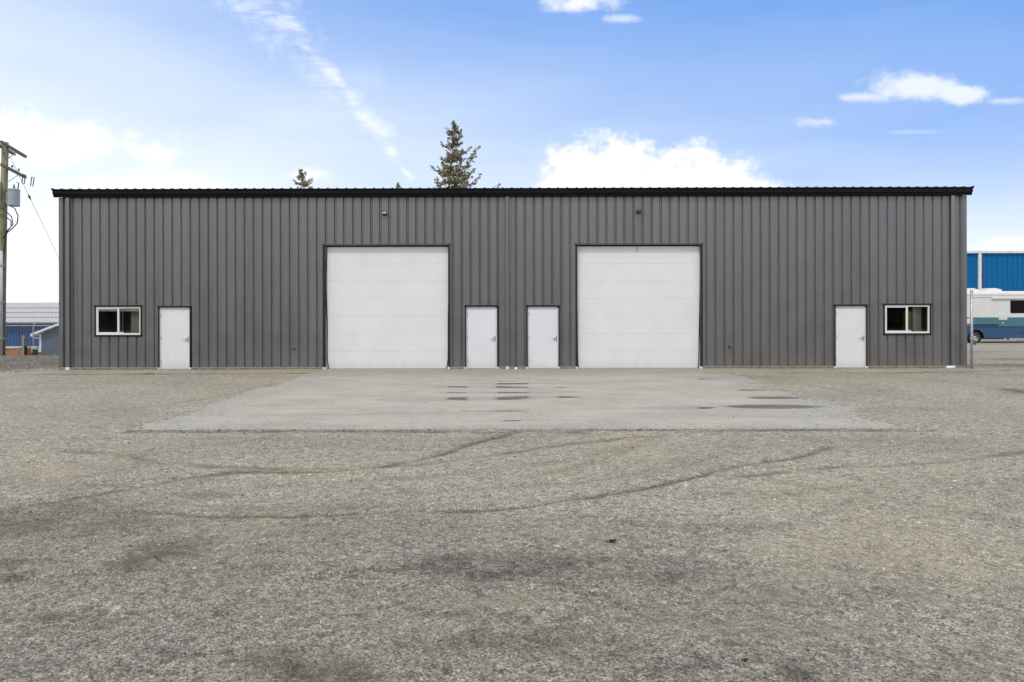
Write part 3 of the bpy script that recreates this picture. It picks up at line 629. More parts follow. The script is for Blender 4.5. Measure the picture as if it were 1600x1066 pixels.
def add_panel(x0, x1, ph):
    mb = panel(x0, x1, ph, ZB, ZT, holes)
    o = mb.build('wall_panel', M['wall'], bld)
    sc = MB(); k0 = int(math.floor((x0 - ph) / PITCH)); k1 = int(math.ceil((x1 - ph) / PITCH))
    for k in range(k0, k1 + 1):
        xx = ph + k * PITCH
        if not (x0 + .01 < xx < x1 + .01): continue
        for g in GIRTS:
            if any(h[0] - .05 < xx < h[1] + .05 and h[2] - .05 < g < h[3] + .1 for h in holes): continue
            sc.lathe([(.011, .046), (.011, .037), (.006, .032)], (xx, 0, g), 'y', 6)
    if sc.f: s_ = sc.build('screw_row', M['screw'], o); s_['kind'] = 'stuff'
edge = W - .12
seam = 0.0
x = L_PH + PITCH / 2 - .02
xr = x
cuts = [x - i * .9144 for i in range(0, 40) if x - i * .9144 > -edge]
cuts.append(-edge)
for a, b_ in zip(cuts[1:], cuts[:-1]): add_panel(a, b_, L_PH)
x = R_PH - PITCH / 2 + .02
cuts2 = [x + i * .9144 for i in range(0, 40) if x + i * .9144 < edge] + [edge]
add_panel(xr, x, -10.0)
for a, b_ in zip(cuts2[:-1], cuts2[1:]): add_panel(a, b_, R_PH)
# corner trims
for s in (-1, 1):
    xa, xb = sorted((s * W, s * (W - .135)))
    MB().box(xa, xb, -.012, .06, ZB, ZT).box(*sorted((s * W, s * (W - .02))), .06, .16, ZB, ZT).build('corner_trim', M['wall'], bld)
# side and rear walls
for s in (-1, 1):
    mb = MB(); n = int(DEP / PITCH)
    for i in range(n):
        y0 = .16 + i * (DEP - .16) / n; y1 = .16 + (i + 1) * (DEP - .16) / n; q = s * (W - .02); g = s * (W - .054); w_ = y1 - y0
        pts = [(q, y0), (q, y0 + w_ * .72), (g, y0 + w_ * .77), (g, y0 + w_ * .95), (q, y1)]
        for (xa, ya), (xb, yb) in zip(pts[:-1], pts[1:]):
            za = 5.9 + .75 * (1 - abs(ya - DEP / 2) / (DEP / 2)); zb = 5.9 + .75 * (1 - abs(yb - DEP / 2) / (DEP / 2))
            mb.add([(xa, ya, ZB), (xb, yb, ZB), (xb, yb, zb), (xa, ya, za)], [(0, 1, 2, 3)])
    mb.build('side_wall', M['wall'], bld)
MB().box(-W + .06, W - .06, DEP - .04, DEP, ZB, 5.85).build('rear_wall', M['wall'], bld)
# foundation and base flashing, broken at the doors
def runs(lo, hi, gaps):
    out = []; x_ = lo
    for a, b_ in sorted(gaps):
        out.append((x_, a)); x_ = b_
    out.append((x_, hi)); return [q for q in out if q[1] > q[0]]
gaps = [(a - .03, b_ + .03) for a, b_, _ in OPEN] + [(a - .03, b_ + .03) for a, b_ in DOORS]
for a, b_ in runs(-W + .02, W - .02, gaps):
    MB().box(a, b_, -.022, .1, -.2, ZB - .022).build('foundation', M['concrete_edge'], bld)
    MB().box(a, b_, -.026, .05, ZB - .022, ZB).build('base_flashing', M['lip'], bld)
struct(MB().box(-W + .05, W - .05, .12, DEP - .05, -.15, -.004).build('floor', M['concrete_edge']))
# dark liner so that the shell is closed behind the sheets
# ---- roof
rise = .75; ys0 = -.06; zr0 = 6.066
def roof_panel_mesh(w_, rear=False):
    mb = MB(); L0 = (ys0, zr0); L1 = (DEP / 2, zr0 + rise)
    if rear: L0 = (DEP + .06, zr0)
    xs2 = []
    n = 3
    for i in range(n):
        c = (i + .5) * w_ / n; xs2 += [(c - w_ / 6, 0), (c - .055, 0), (c - .020, .040), (c + .020, .040), (c + .055, 0)]
    xs2.append((w_, 0))
    for (xa, ha), (xb, hb) in zip(xs2[:-1], xs2[1:]):
        mb.add([(xa, L0[0], L0[1] + ha), (xb, L0[0], L0[1] + hb), (xb, L1[0], L1[1] + hb), (xa, L1[0], L1[1] + ha)], [(0, 1, 2, 3)])
        if ha or hb: mb.add([(xa, L0[0], L0[1] - .002), (xb, L0[0], L0[1] - .002), (xb, L0[0], L0[1] + hb), (xa, L0[0], L0[1] + ha)], [(0, 1, 2, 3)])
    return mb.mesh('roof_panel', M['black'])
NP = 33; wp = (2 * W + .10) / NP; rm = roof_panel_mesh(wp); rm2 = roof_panel_mesh(wp, True)
for i in range(NP):
    for m_ in (rm, rm2):
        o = link('roof_panel', m_, bld); o.location = (-W - .05 + i * wp + (.0), 0, 0)
MB().prism([(DEP / 2 - .25, zr0 + rise + .02), (DEP / 2, zr0 + rise + .07), (DEP / 2 + .25, zr0 + rise + .02)], -W - .06, W + .06).build('ridge_cap', M['black'], bld)
for s in (-1, 1):
    xa, xb = sorted((s * (W + .05), s * (W + .13)))
    MB().add([(xa, -.03, 5.86), (xb, -.03, 5.86), (xb, -.03, 6.09), (xa, -.03, 6.09), (xa, DEP / 2, 6.6), (xb, DEP / 2, 6.6), (xb, DEP / 2, 6.86), (xa, DEP / 2, 6.86)], [(0, 1, 2, 3), (0, 4, 5, 1), (1, 5, 6, 2), (2, 6, 7, 3), (3, 7, 4, 0)]).build('rake_trim', M['black'], bld)
# gutter: formed steel box gutter in sections with overlaps
gp = [(0.0, 5.81), (-.10, 5.795), (-.115, 5.87), (-.150, 5.90), (-.155, 6.0), (-.185, 6.035), (-.185, 6.06), (-.165, 6.06), (-.165, 6.05), (0.0, 6.04)]
nseg = 5; gx0, gx1 = -W - .10, W + .10
for i in range(nseg):
    a = gx0 + i * (gx1 - gx0) / nseg; b_ = gx0 + (i + 1) * (gx1 - gx0) / nseg
    o = autosmooth(MB().prism(gp, a, b_ - .0015).build('gutter_section', M['gutter'], bld), 20)
    if i: MB().prism([(y_ - .004 if y_ < -.01 else y_, z_ + (.004 if z_ > 6 else -.004)) for y_, z_ in gp], a - .03, a + .03).build('gutter_joint', M['gutter'], bld)
for s in (-1, 1):
    e = [(y_ * 1.06, 5.80 + (z_ - 5.80) * 1.06) for y_, z_ in gp]; xa, xb = sorted((s * (W + .1), s * (W + .112))); MB().prism(e, xa, xb).build('gutter_end_cap', M['gutter'], bld)
    # little upturned corner of the rake flashing
    MB().add([(s * (W + .10), -.19, 6.0), (s * (W + .135), -.19, 6.05), (s * (W + .135), -.19, 6.10), (s * (W + .05), -.19, 6.075), (s * (W + .10), .02, 6.0), (s * (W + .135), .02, 6.05), (s * (W + .135), .02, 6.10), (s * (W + .05), .02, 6.075)],
             [(0, 1, 2, 3), (4, 7, 6, 5), (0, 4, 5, 1), (1, 5, 6, 2), (2, 6, 7, 3), (3, 7, 4, 0)]).build('rake_corner', M['gutter'], bld)
# downspouts
for xd, wd in ((-14.955, .11), (-.165, .085), (14.79, .115)):
    mb = MB(); h = wd / 2
    pl_ = [(xd - h, -.006), (xd - h, -.078), (xd - h + .008, -.086), (xd - .012, -.086), (xd - .006, -.079), (xd + .006, -.079), (xd + .012, -.086), (xd + h - .008, -.086), (xd + h, -.078), (xd + h, -.006)]
    o = mb.prism(pl_, .085, 5.80, 'z').build('downspout', M['down'], bld)
    MB().prism([(xd - h - .004, -.004), (xd - h - .004, -.09), (xd + h + .004, -.09), (xd + h + .004, -.004)], 3.22, 3.25, 'z').build('strap', M['down'], o)
    bb = MB().bbox(xd - h - .01, xd + h + .012, -.10, -.01, -.015, .082, .012)
    bb.build('drain_boot', M['white_plastic'], o)
extra = MB().lathe([(.055, -.02), (.05, .02), (.03, .055), (.012, .07)], (.12, -.14, 0), 'z', 12)
extra.build('pipe_cap', M['white_plastic'], bld)
MB().lathe([(.05, -.1), (.06, -.03), (.06, .05), (.045, .12)], (14.62, -.12, .02), 'x', 12).build('drain_outlet', M['white_plastic'], bld)

# ---- overhead doors
def overhead(x0, x1, top, zig):
    yb = .13; zt = top - .07
    n = 7; dh = zt / n
    root = MB().bbox(x0 - .05, x1 + .05, -.016, .06, top - .052, top + .0, .006).build('overhead_door', M['flash'], bld)      # head flashing carries the door
    for i in range(n):
        z0 = i * dh; mb = MB()
        # section with tongue-and-groove joint and micro-ribs
        zz = [z0 + .0008, z0 + .004, z0 + dh - .004, z0 + dh - .0008]; pr = [(yb + .005, zz[0]), (yb, zz[1])]
        k = 14
        for j in range(k):
            a = zz[1] + (zz[2] - zz[1]) * (j + .2) / k; c_ = zz[1] + (zz[2] - zz[1]) * (j + .5) / k; e_ = zz[1] + (zz[2] - zz[1]) * (j + .8) / k
            pr += [(yb, a), (yb + .0016, c_), (yb, e_)]
        pr += [(yb, zz[2]), (yb + .005, zz[3]), (yb + .04, zz[3]), (yb + .04, zz[0])]
        mb.prism(pr, x0 + .045, x1 - .045); mb.build('door_section', M['od'], root)
    MB().box(x0 + .03, x1 - .03, yb + .016, yb + .05, .0, zt).build('door_core', M['flash'], root)
    for s, xe in ((1, x0), (-1, x1)):
        MB().box(*sorted((xe - s * .022, xe + s * .035)), -.018, .03, ZB, top).build('jamb_trim', M['black'], root)
        MB().box(*sorted((xe, xe + s * .045)), .03, .20, ZB, top - .05).build('jamb', M['flash'], root)
        MB().box(*sorted((xe - s * .02, xe + s * .06)), -.01, .15, -.01, ZB - .002).build('jamb_foot', M['vinyl'], root)
        # rubber side seal, bulging and peeling at the foot
        pts = []
        for j in range(24):
            t = j / 23; z_ = .0 + t * (top - .06)
            if (s, zig) in ((1, 0),): off = .055 + .035 * math.sin(t * math.pi * 1.15 + .55) * math.sin(t * 4.6) + .085 * math.exp(-t * 16)
            elif (s, zig) in ((-1, 0),): off = .035 + .02 * math.sin(t * 5.5) + .07 * math.exp(-t * 16)
            elif s == 1: off = .035 + .015 * math.sin(t * 6) + .05 * math.exp(-t * 14)
            else: off = .05 + .022 * math.sin(t * 4 + 1.3) + .03 * math.exp(-t * 20)
            pts.append((xe + s * off, yb - .012 + .008 * math.sin(t * 9), z_))
        mb = MB(); vs = []
        for (px, py, pz) in pts: vs += [(px - .016, py, pz), (px + .016, py, pz), (px + .016, py + .01, pz), (px - .016, py + .01, pz)]
        fs = []
        for j in range(len(pts) - 1):
            for k in range(4): fs.append((j * 4 + k, j * 4 + (k + 1) % 4, (j + 1) * 4 + (k + 1) % 4, (j + 1) * 4 + k))
        mb.add(vs, fs + [(0, 1, 2, 3), tuple(range(len(vs) - 4, len(vs)))]).build('side_seal', M['rubber'], root)
    MB().box(x0 + .04, x1 - .04, yb - .01, yb + .03, -.004, .012).build('bottom_seal', M['rubber'], root)
    MB().box(x0 + .0, x1 - .0, -.035, yb + .02, -.05, .004).build('door_sill', M['lip'], root)
    MB().box(x0 + .045, x1 - .045, yb - .012, yb - .002, zt - .02, zt + .03).build('head_seal', M['rubber'], root)
    return root
r1 = overhead(*OPEN[0], 0); r2 = overhead(*OPEN[1], 1)
MB().tube([(4.24, .10, 4.20), (4.235, .112, 4.08), (4.22, .115, 3.98), (4.225, .118, 3.92)], .006, 6).build('pull_cord', M['rubber'], r2)

# ---- entry doors
def entry(x0, x1):
    yl = .03; fw_ = .03
    leaf = MB().bbox(x0 + .056, x1 - .064, yl, yl + .045, .022, 2.045, .003).build('entry_door', M['door'], bld)
    f_ = MB()
    f_.box(x0 + .02, x0 + .052, .012, .10, .0, 2.05).box(x1 - .060, x1 - .02, .012, .10, .0, 2.05).box(x0 + .052, x1 - .060, .012, .10, 2.05, 2.085)
    f_.build('door_frame', M['door'], leaf)
    MB().box(x0 + .052, x1 - .060, .092, .098, .0, 2.05).build('door_stop', M['flash'], leaf)
    t_ = MB().box(x0 - .022, x0 + .019, -.020, .03, ZB, 2.09).box(x1 - .019, x1 + .022, -.020, .03, ZB, 2.09)
    t_.build('side_trim_shade', M['black'], leaf)  # black trim, its colour also standing in for the recess shadow
    MB().box(x0 - .045, x1 + .045, -.026, .03, 2.09, 2.145).build('head_trim', M['black'], leaf)
    MB().box(x0 - .03, x0 + .018, -.028, .06, -.005, ZB - .004).box(x1 - .018, x1 + .03, -.028, .06, -.005, ZB - .004).build('frame_foot', M['vinyl'], leaf)
    MB().box(x0 + .0, x1 - .0, -.05, .10, -.012, .018).build('threshold', M['lip'], leaf)
    for z_ in (.27, 1.05, 1.83):
        MB().box(x0 + .044, x0 + .070, yl - .008, yl + .002, z_ - .055, z_ + .055).tube([(x0 + .0555, yl - .012, z_ - .057), (x0 + .0555, yl - .012, z_ + .057)], .007, 8).build('hinge', M['steel'], leaf)
    hx = x1 - .145
    h_ = MB().lathe([(.030, -.0), (.030, -.010), (.014, -.014), (.012, -.05)], (hx, yl, 1.02), 'y', 14)
    h_.tube([(hx, yl - .05, 1.02), (hx - .05, yl - .052, 1.022), (hx - .12, yl - .045, 1.018)], [.011, .010, .008], 8).build('lever_handle', M['steel'], leaf)
    MB().box(x1 - .10, x1 - .062, yl - .007, yl + .001, .93, 1.10).build('latch_guard', M['steel'], leaf)
    MB().lathe([(.016, 0), (.016, -.012), (.008, -.014)], (hx + .045, yl, .955), 'y', 10).build('lock_cylinder', M['steel'], leaf)
for a, b_ in DOORS: entry(a, b_)

# ---- windows with the rooms behind
def win(x0, x1, left):
    z0, z1 = 1.14, 2.15
    root = MB()
    a, b_, c, e = x0 + .035, x1 - .035, z0 + .03, z1 - .035
    root.bbox(a, b_, -.012, .06, c, c + .06).bbox(a, b_, -.012, .06, e - .05, e).bbox(a, a + .042, -.010, .06, c + .06, e - .05).bbox(b_ - .042, b_, -.010, .06, c + .06, e - .05)
    r_ = root.build('window', M['vinyl'], bld)
    t_ = MB().box(x0 - .012, x0 + .034, -.022, .02, z0 - .01, z1).box(x1 - .034, x1 + .012, -.022, .02, z0 - .01, z1).box(x0 - .012, x1 + .012, -.022, .02, z0 - .035, z0 + .029)
    t_.build('window_trim', M['black'], r_); MB().box(x0 - .04, x1 + .04, -.030, .02, z1 - .034, z1 + .02).build('head_trim', M['black'], r_)
    xm = (x0 + x1) / 2 + .0; MB().bbox(xm - .025, xm + .025, -.014, .05, c + .06, e - .05).build('mullion', M['vinyl'], r_)
    s_ = MB(); sx0, sx1 = (a + .042, xm - .025); s_.box(sx0, sx0 + .028, .0, .03, c + .06, e - .05).box(sx1 - .012, sx1, .0, .03, c + .06, e - .05).box(sx0 + .028, sx1 - .012, .0, .03, c + .06, c + .088).box(sx0 + .028, sx1 - .012, .0, .03, e - .078, e - .05)
    s_.build('sash', M['vinyl'], r_)
    MB().add([(a + .05, .014, c + .05), (xm, .014, c + .05), (xm, .014, e - .04), (a + .05, .014, e - .04)], [(0, 1, 2, 3)]).build('pane', M['glass'], r_)
    MB().add([(xm, .034, c + .05), (b_ - .05, .034, c + .05), (b_ - .05, .034, e - .04), (xm, .034, e - .04)], [(0, 1, 2, 3)]).build('pane', M['glass'], r_)
    MB().box(xm + .032, xm + .15, .026, .031, c + .062, c + .105).build('sticker', M['sticker'], r_)
    if left:
        MB().box(a + .06, xm - .035, .045, .062, e - .15, e - .03).build('blind', M['blind'], r_); MB().box(xm + .035, b_ - .06, .045, .062, e - .15, e - .03).build('blind', M['blind'], r_)
        MB().tube([(xm + .09, .10, e - .1), (xm + .09, .10, c + .12)], .008, 6).build('blind_cord', M['vinyl'], r_)
    # room
    X0_, X1_ = (x0 - .6, x1 + 2.6) if left else (x0 - 2.6, x1 + .6)
    rb = MB(); t = .1; D_ = 4.6
    rb.box(X0_, X0_ + t, .16, D_, 0, 2.9).box(X1_ - t, X1_, .16, D_, 0, 2.9).box(X0_ + t, X1_ - t, D_ - t, D_, 0, 2.9).box(X0_, X1_, .16, D_, 2.9, 3.0)
    rb.box(X0_ + t, x0 - .0, .09, .158, 0, 2.9).box(x1, X1_ - t, .09, .158, 0, 2.9).box(x0, x1, .09, .158, 0, z0 - .0).box(x0, x1, .09, .158, z1, 2.9)
    rb.build('room_lining', M['drywall'], r_)
    if left:
        MB().box(x0 + .93, x0 + 1.20, .50, .60, 0, 2.9).box(x0 + 1.27, x0 + 1.40, .48, .60, 0, 2.9).build('partition', M['drywall'], r_)
        MB().box(x0 - .45, x0 + .95, 1.6, 1.7, 0, 2.85).build('dark_panel', M['inner'], r_)  # flat dark panel set back behind the left pane
        MB().box(x0 + 1.20, x0 + 1.268, .55, .60, 0, 2.9).build('doorway_shade_strip', M['inner'], r_)  # dark strip painted in for the unlit doorway gap
    else:
        MB().box(x1 - .36, x1 - .06, .40, .5, 0, 2.9).build('partition', M['drywall'], r_)
        MB().box(x1 - .62, x1 - .40, .42, .6, 0, 1.93).build('plywood_sheet', M['woodbrown'], r_)
        MB().box(x0 - .5, x1 - .7, 1.5, 1.6, 0, 2.85).build('dark_panel', M['inner'], r_)  # flat dark panel set back in the right room
for i, (a, b_) in enumerate(WINS): win(a, b_, i == 0)

# ---- wall lights, hose bibs
for xl, zl in ((-4.29, 5.24), (4.26, 5.28)):
    b0 = MB().prism([(-.0, zl + .05), (-.075, zl + .045), (-.10, zl - .01), (-.10, zl - .055), (-.0, zl - .055)], xl - .068, xl + .068).build('wall_light', M['black'], bld)
    MB().box(xl - .08, xl + .08, -.008, -.001, zl - .05, zl + .075).build('back_plate', M['screw'], b0)
    MB().box(xl - .055, xl + .055, -.094, -.015, zl - .063, zl - .056).build('lens', M['rubber'], b0)
for xl, zl, sg in ((-7.345, .70, 1), (7.30, .735, -1)):
    b0 = MB().lathe([(.032, .0), (.032, -.012), (.014, -.016), (.014, -.055)], (xl, 0, zl), 'y', 12).tube([(xl, -.055, zl), (xl - sg * .015, -.08, zl - .02), (xl - sg * .018, -.085, zl - .055)], .014, 8).build('hose_tap', M['rubber'], bld)
    MB().lathe([(.022, 0), (.024, .006), (.008, .012)], (xl + sg * .012, -.06, zl + .02), 'z', 10).build('tap_wheel', M['steel'], b0)

# ------------------------------------------------------------------ conifers behind
def leaf_mat(name, cs):
    m, b, p = new_mat(name)
    at = b.n('ShaderNodeAttribute', attribute_name='tone').outputs['Fac']
    c = b.ramp(at, [(i / (len(cs) - 1), q) for i, q in enumerate(cs)]); b._in(p.inputs['Base Color'], c); p.inputs['Roughness'].default_value = .75
    return m
M['needles'] = leaf_mat('conifer_needles', [(.08, .08, .045), (.16, .15, .075), (.25, .225, .12), (.35, .31, .18), (.46, .41, .26)])
M['bark'] = simple('conifer_bark', (.10, .075, .055), .95, var=.4, scale=9, bump=.01, bscale=20, stretch=(1, 1, .3))
def conifer(name, x, y, zb, zt, rmax, dens, seed, label, lean=(0, 0), one_sided=0.0, zlow=None):
    rr = random.Random(seed); t = thing(name, label, 'tree', (x, y, zb), 'conifers rising behind the warehouse'); H = zt - zb
    zlow = H * .25 if zlow is None else zlow
    def ax(z): q = z / H; return Vector((lean[0] * q * q + .10 * math.sin(q * 9), lean[1] * q * q, z))
    mb = MB(); n = 14; mb.tube([ax(H * i / n) for i in range(n + 1)], [max(.012, .30 * (1 - i / n) ** 1.1) for i in range(n + 1)], 8)
    mb.build('trunk', M['bark'], t, True)
    br = MB(); lv = []; lf = []; tone = []
    z = zlow
    def tuft(c, dr, s, tn):
        for _ in range(6):
            a = Vector((rr.gauss(0, 1), rr.gauss(0, 1), rr.gauss(0, .8))).normalized(); a = (a + dr * 1.1).normalized(); sd_ = a.cross(Vector((rr.gauss(0, 1), rr.gauss(0, 1), rr.gauss(0, 1)))).normalized()
            L_ = s * rr.uniform(.7, 1.5); w_ = s * rr.uniform(.22, .38); c2 = c + Vector((rr.gauss(0, s * .35), rr.gauss(0, s * .35), rr.gauss(0, s * .3)))
            o = len(lv); lv.extend([c2 - a * L_ * .4, c2 + sd_ * w_, c2 + a * L_ * .7, c2 - sd_ * w_]); lf.append((o, o + 1, o + 2, o + 3)); tone.append(min(1, max(0, tn + rr.gauss(0, .12))))
    while z < H - .1:
        q = 1 - z / H; rad = rmax * (q ** .72) * 1.0
        for _ in range(rr.choice([2, 3, 3])):
            if rr.random() > dens: continue
            az = rr.uniform(0, 6.283); L_ = rad * rr.choice([.35, .6, .8, 1.0, 1.25]) * rr.uniform(.75, 1.1)
            L_ *= 1 + one_sided * math.cos(az) * (1 if z < H * .93 else -.3)
            p0 = ax(z); dirv = Vector((math.cos(az), math.sin(az), 0)); dr = rr.uniform(-.30, .02)
            pts = [p0 + dirv * (L_ * k / 5) + Vector((0, 0, L_ * (dr * math.sin(k / 5 * 2.2) + .42 * (k / 5) ** 3))) for k in range(6)]
            br.tube(pts, [.045 * (L_ / rmax + .2) * (1 - k / 6.5) for k in range(6)], 4, False)
            tn = rr.uniform(.25, .7); m_ = max(4, int(L_ * 11))
            for k in range(m_):
                f_ = (k + rr.random()) / m_
                if f_ < .12: continue
                i = min(4, int(f_ * 5)); c = pts[i].lerp(pts[i + 1], f_ * 5 - i); sidev = Vector((-dirv.y, dirv.x, 0)); so = rr.gauss(0, .20 * L_ * (1 - f_ * .75))
                c = c + sidev * so + Vector((0, 0, -abs(so) * .35)) + Vector((0, 0, rr.uniform(-.05, .05)))
                tuft(c, (dirv * .7 + sidev * (.7 if so > 0 else -.7) + Vector((0, 0, .35))).normalized(), .125 + .065 * min(1, L_), tn + (.12 if f_ > .8 else 0))
        z += rr.uniform(.075, .18) * (1 + q * .6)
    for _ in range(14): tuft(ax(H) - Vector((0, 0, rr.uniform(0, .6))), Vector((0, 0, 1)), .10, .4)
    br.build('branches', M['bark'], t)
    me_ = bpy.data.meshes.new('foliage'); me_.from_pydata([tuple(q) for q in lv], [], lf); me_.materials.append(M['needles'])
    a = me_.attributes.new('tone', 'FLOAT', 'FACE'); a.data.foreach_set('value', tone)
    link('foliage', me_, t); return t
conifer('conifer_tree', -6.0, 37, 0, 19.1, 5.6, .9, 8, 'tallest olive-green conifer rising above the gutter left of centre', (.8, 0), .35, 11.0)
conifer('conifer_tree', -18.75, 37, 0, 14.9, 4.4, .85, 12, 'smaller sparse conifer top above the gutter left of the tall conifer', (0.1, 0), .1, 10.5)
conifer('conifer_tree', -10.13, 37, 0, 13.72, 2.2, .8, 22, 'tiny conifer tip just poking over the gutter between the two other treetops', (0, 0), 0, 10.5)

# ------------------------------------------------------------------ woods across the yard, behind the viewpoint (seen only mirrored in the steel and glass)
M['woods'] = simple('distant_woods', (.045, .055, .03), .95, var=.5, scale=.4)
rw = random.Random(3); mb = MB()
for i in range(420):
    x_ = rw.uniform(-170, 170); y_ = -86 - rw.random() * 22 - abs(x_) * .02; h_ = rw.uniform(8, 15); r_ = rw.uniform(1.8, 3.4); n = 7; o = len(mb.v)
    rings = [(.0, .3), (.12, 1.0), (.35, .8), (.36, .95), (.6, .5), (.62, .65), (.85, .22), (1.0, .02)]
    vs = [(x_ + r_ * q * rw.uniform(.75, 1.25) * math.cos(6.283 * k / n), y_ + r_ * q * rw.uniform(.75, 1.25) * math.sin(6.283 * k / n), h_ * t + rw.uniform(-.25, .25)) for t, q in rings for k in range(n)]
    mb.add(vs, [(a * n + k, a * n + (k + 1) % n, (a + 1) * n + (k + 1) % n, (a + 1) * n + k) for a in range(len(rings) - 1) for k in range(n)])
wd_ = mb.build('woods', M['woods']); wd_['kind'] = 'stuff'

# ------------------------------------------------------------------ utility pole (left)
M['pole'] = simple('weathered_pole_wood', (.235, .225, .135), .9, var=.35, scale=6, bump=.006, bscale=30, stretch=(3, 3, .3))
M['armwood'] = simple('crossarm_wood', (.20, .185, .115), .9, var=.3, scale=8)
M['xfmr'] = simple('transformer_paint', (.36, .385, .42), .45, var=.08)
M['porcelain'] = simple('brown_porcelain', (.06, .05, .05), .25)
M['conduit'] = simple('pale_conduit', (.62, .65, .68), .5, var=.12, scale=3)
M['cable'] = simple('black_cable', (.03, .03, .03), .6)
pole = thing('utility_pole', 'weathered green-brown wooden utility pole with crossarms and grey transformers at left edge', 'utility pole', (-23.82, 9, -.1))
def loc(p): return (p[0] + 23.82, p[1] - 9, p[2] + .1)
def LP(pts): return [loc(p) for p in pts]
MB().tube(LP([(-24.04, 9, -.5), (-23.98, 9, 3), (-23.89, 9, 7), (-23.80, 9, 10.03)]), [.18, .168, .152, .135], 14).build('pole', M['pole'], pole, True)
ad = Vector((-.30, .95, 0)).normalized(); an = Vector((ad.y, -ad.x, 0))
def arm(zc, off, half0, half1, w_, h_):
    c = Vector((-23.80, 9, zc)) + an * off; a = c - ad * half0; b_ = c + ad * half1
    vs = []
    for e in (a, b_):
        for sx, sz in ((-1, -1), (1, -1), (1, 1), (-1, 1)): vs.append(loc(e + an * sx * w_ / 2 + Vector((0, 0, sz * h_ / 2))))
    MB().add(vs, [(0, 1, 2, 3), (7, 6, 5, 4), (0, 4, 5, 1), (1, 5, 6, 2), (2, 6, 7, 3), (3, 7, 4, 0)]).build('crossarm', M['armwood'], pole)
arm(9.82, .17, 1.0, 2.0, .10, .13); arm(9.82, -.17, 1.0, 1.6, .10, .13); arm(8.78, .19, 1.0, 1.9, .10, .12)
def brace(z0, z1, f): MB().tube([loc(Vector((-23.80, 9, z0)) + an * .14), loc(Vector((-23.80, 9, z1)) + an * .19 + ad * f)], .018, 6).build('arm_brace', M['galv'], pole)
brace(9.3, 9.75, .8); brace(8.2, 8.72, 1.0); brace(9.3, 9.75, -.8)
for f in (.25, 1.05):
    c = Vector((-23.80, 9, 8.84)) + an * .19 + ad * f; MB().lathe([(.012, 0), (.012, .08), (.055, .09), (.03, .12), (.05, .14), (.02, .19)], loc(c), 'z', 10).build('insulator', M['porcelain'], pole)
for f, k in ((1.1, 0), (1.75, 1)):
    c = Vector((-23.68 + k * .18, 9, 8.62)) + an * .25 + ad * f
    q = [c + Vector((0, 0, .14)), c + Vector((.12, 0, .12)), c + Vector((.05, 0, -.32)), c + Vector((-.06, 0, -.30)), c + Vector((0, 0, .14))]
    MB().tube([loc(p_) for p_ in q], .022, 6).build('cutout_fuse', M['porcelain'], pole)
def xf(x_, y_, zc, r_, h_):
    o = MB().lathe([(r_ * .92, -h_ / 2), (r_, -h_ / 2 + .03), (r_, h_ / 2 - .06), (r_ * 1.05, h_ / 2 - .05), (r_ * 1.05, h_ / 2 - .01), (r_ * .6, h_ / 2 + .05)], loc((x_, y_, zc)), 'z', 20).build('transformer', M['xfmr'], pole)
    autosmooth(o, 30)
    MB().lathe([(.03, 0), (.05, .03), (.03, .07), (.05, .10), (.03, .14), (.015, .24)], loc((x_ + .02, y_, zc + h_ / 2 + .03)), 'z', 10).build('bushing', M['porcelain'], o)
    MB().tube(LP([(x_ + .2, y_, zc + h_ / 2), (x_ + .24, y_, zc + h_ / 2 + .3), (x_ + .14, y_, zc + h_ / 2 + .34)]), .025, 6).build('arrester', M['porcelain'], o)
    MB().box(*[q + (loc((x_, 0, 0))[0]) for q in (-r_ - .16, -r_ + .02)], -.05 + (y_ - 9), .05 + (y_ - 9), zc + .1 - h_ * .35, zc + .1 + h_ * .35).build('bracket', M['galv'], o)
xf(-23.41, 9.0, 7.42, .25, .78)
o = MB().bbox(-.52, -.05, -.42, -.17, 7.38 + .1, 8.12 + .1, .02).build('meter_cabinet', M['xfmr'], pole)
MB().box(-.12, -.08, -.435, -.42, 7.5, 8.1).build('cabinet_edge', M['galv'], o)
for a in (([(-23.45, 8.85, 7.0), (-23.22, 8.8, 6.9), (-23.06, 8.8, 6.55), (-23.1, 8.8, 6.2), (-23.3, 8.8, 5.98), (-23.6, 8.82, 5.75), (-23.72, 8.85, 5.4), (-23.75, 8.84, 4.8)]),
          ([(-24.1, 8.8, 7.0), (-23.7, 8.76, 6.85), (-23.35, 8.78, 6.5), (-23.3, 8.8, 6.15), (-23.55, 8.8, 5.85), (-23.75, 8.82, 5.5)]),
          ([(-24.1, 8.8, 6.7), (-23.65, 8.75, 6.55), (-23.38, 8.78, 6.3), (-23.38, 8.8, 6.05), (-23.62, 8.8, 5.8)])):
    MB().tube(LP(a), .024, 8).build('service_cable', M['cable'], pole, True)
MB().tube(LP([(-23.86, 8.70, -.1), (-23.84, 8.70, 4.9)]), .115, 14).build('conduit', M['conduit'], pole, True)
for z_ in (.9, 2.6, 4.3): MB().box(-.18, .115, -.43, -.16, z_, z_ + .05).build('conduit_strap', M['galv'], pole)
g0, g1 = Vector((-23.70, 9, 9.45)), Vector((-23.85, 17.0, -.9))
g0, g1 = Vector((-23.68, 9.05, 9.5)), Vector((-23.9, 17.2, -.6))
MB().tube([loc(g0), loc(g1)], .011, 6).build('guy_wire', M['galv'], pole)
for f in (.165, .585):
    c = g0.lerp(g1, f); e = g0.lerp(g1, f + .022); MB().tube([loc(c), loc(c.lerp(e, .5)), loc(e)], [.02, .055, .02], 8).build('guy_insulator', M['porcelain'], pole)

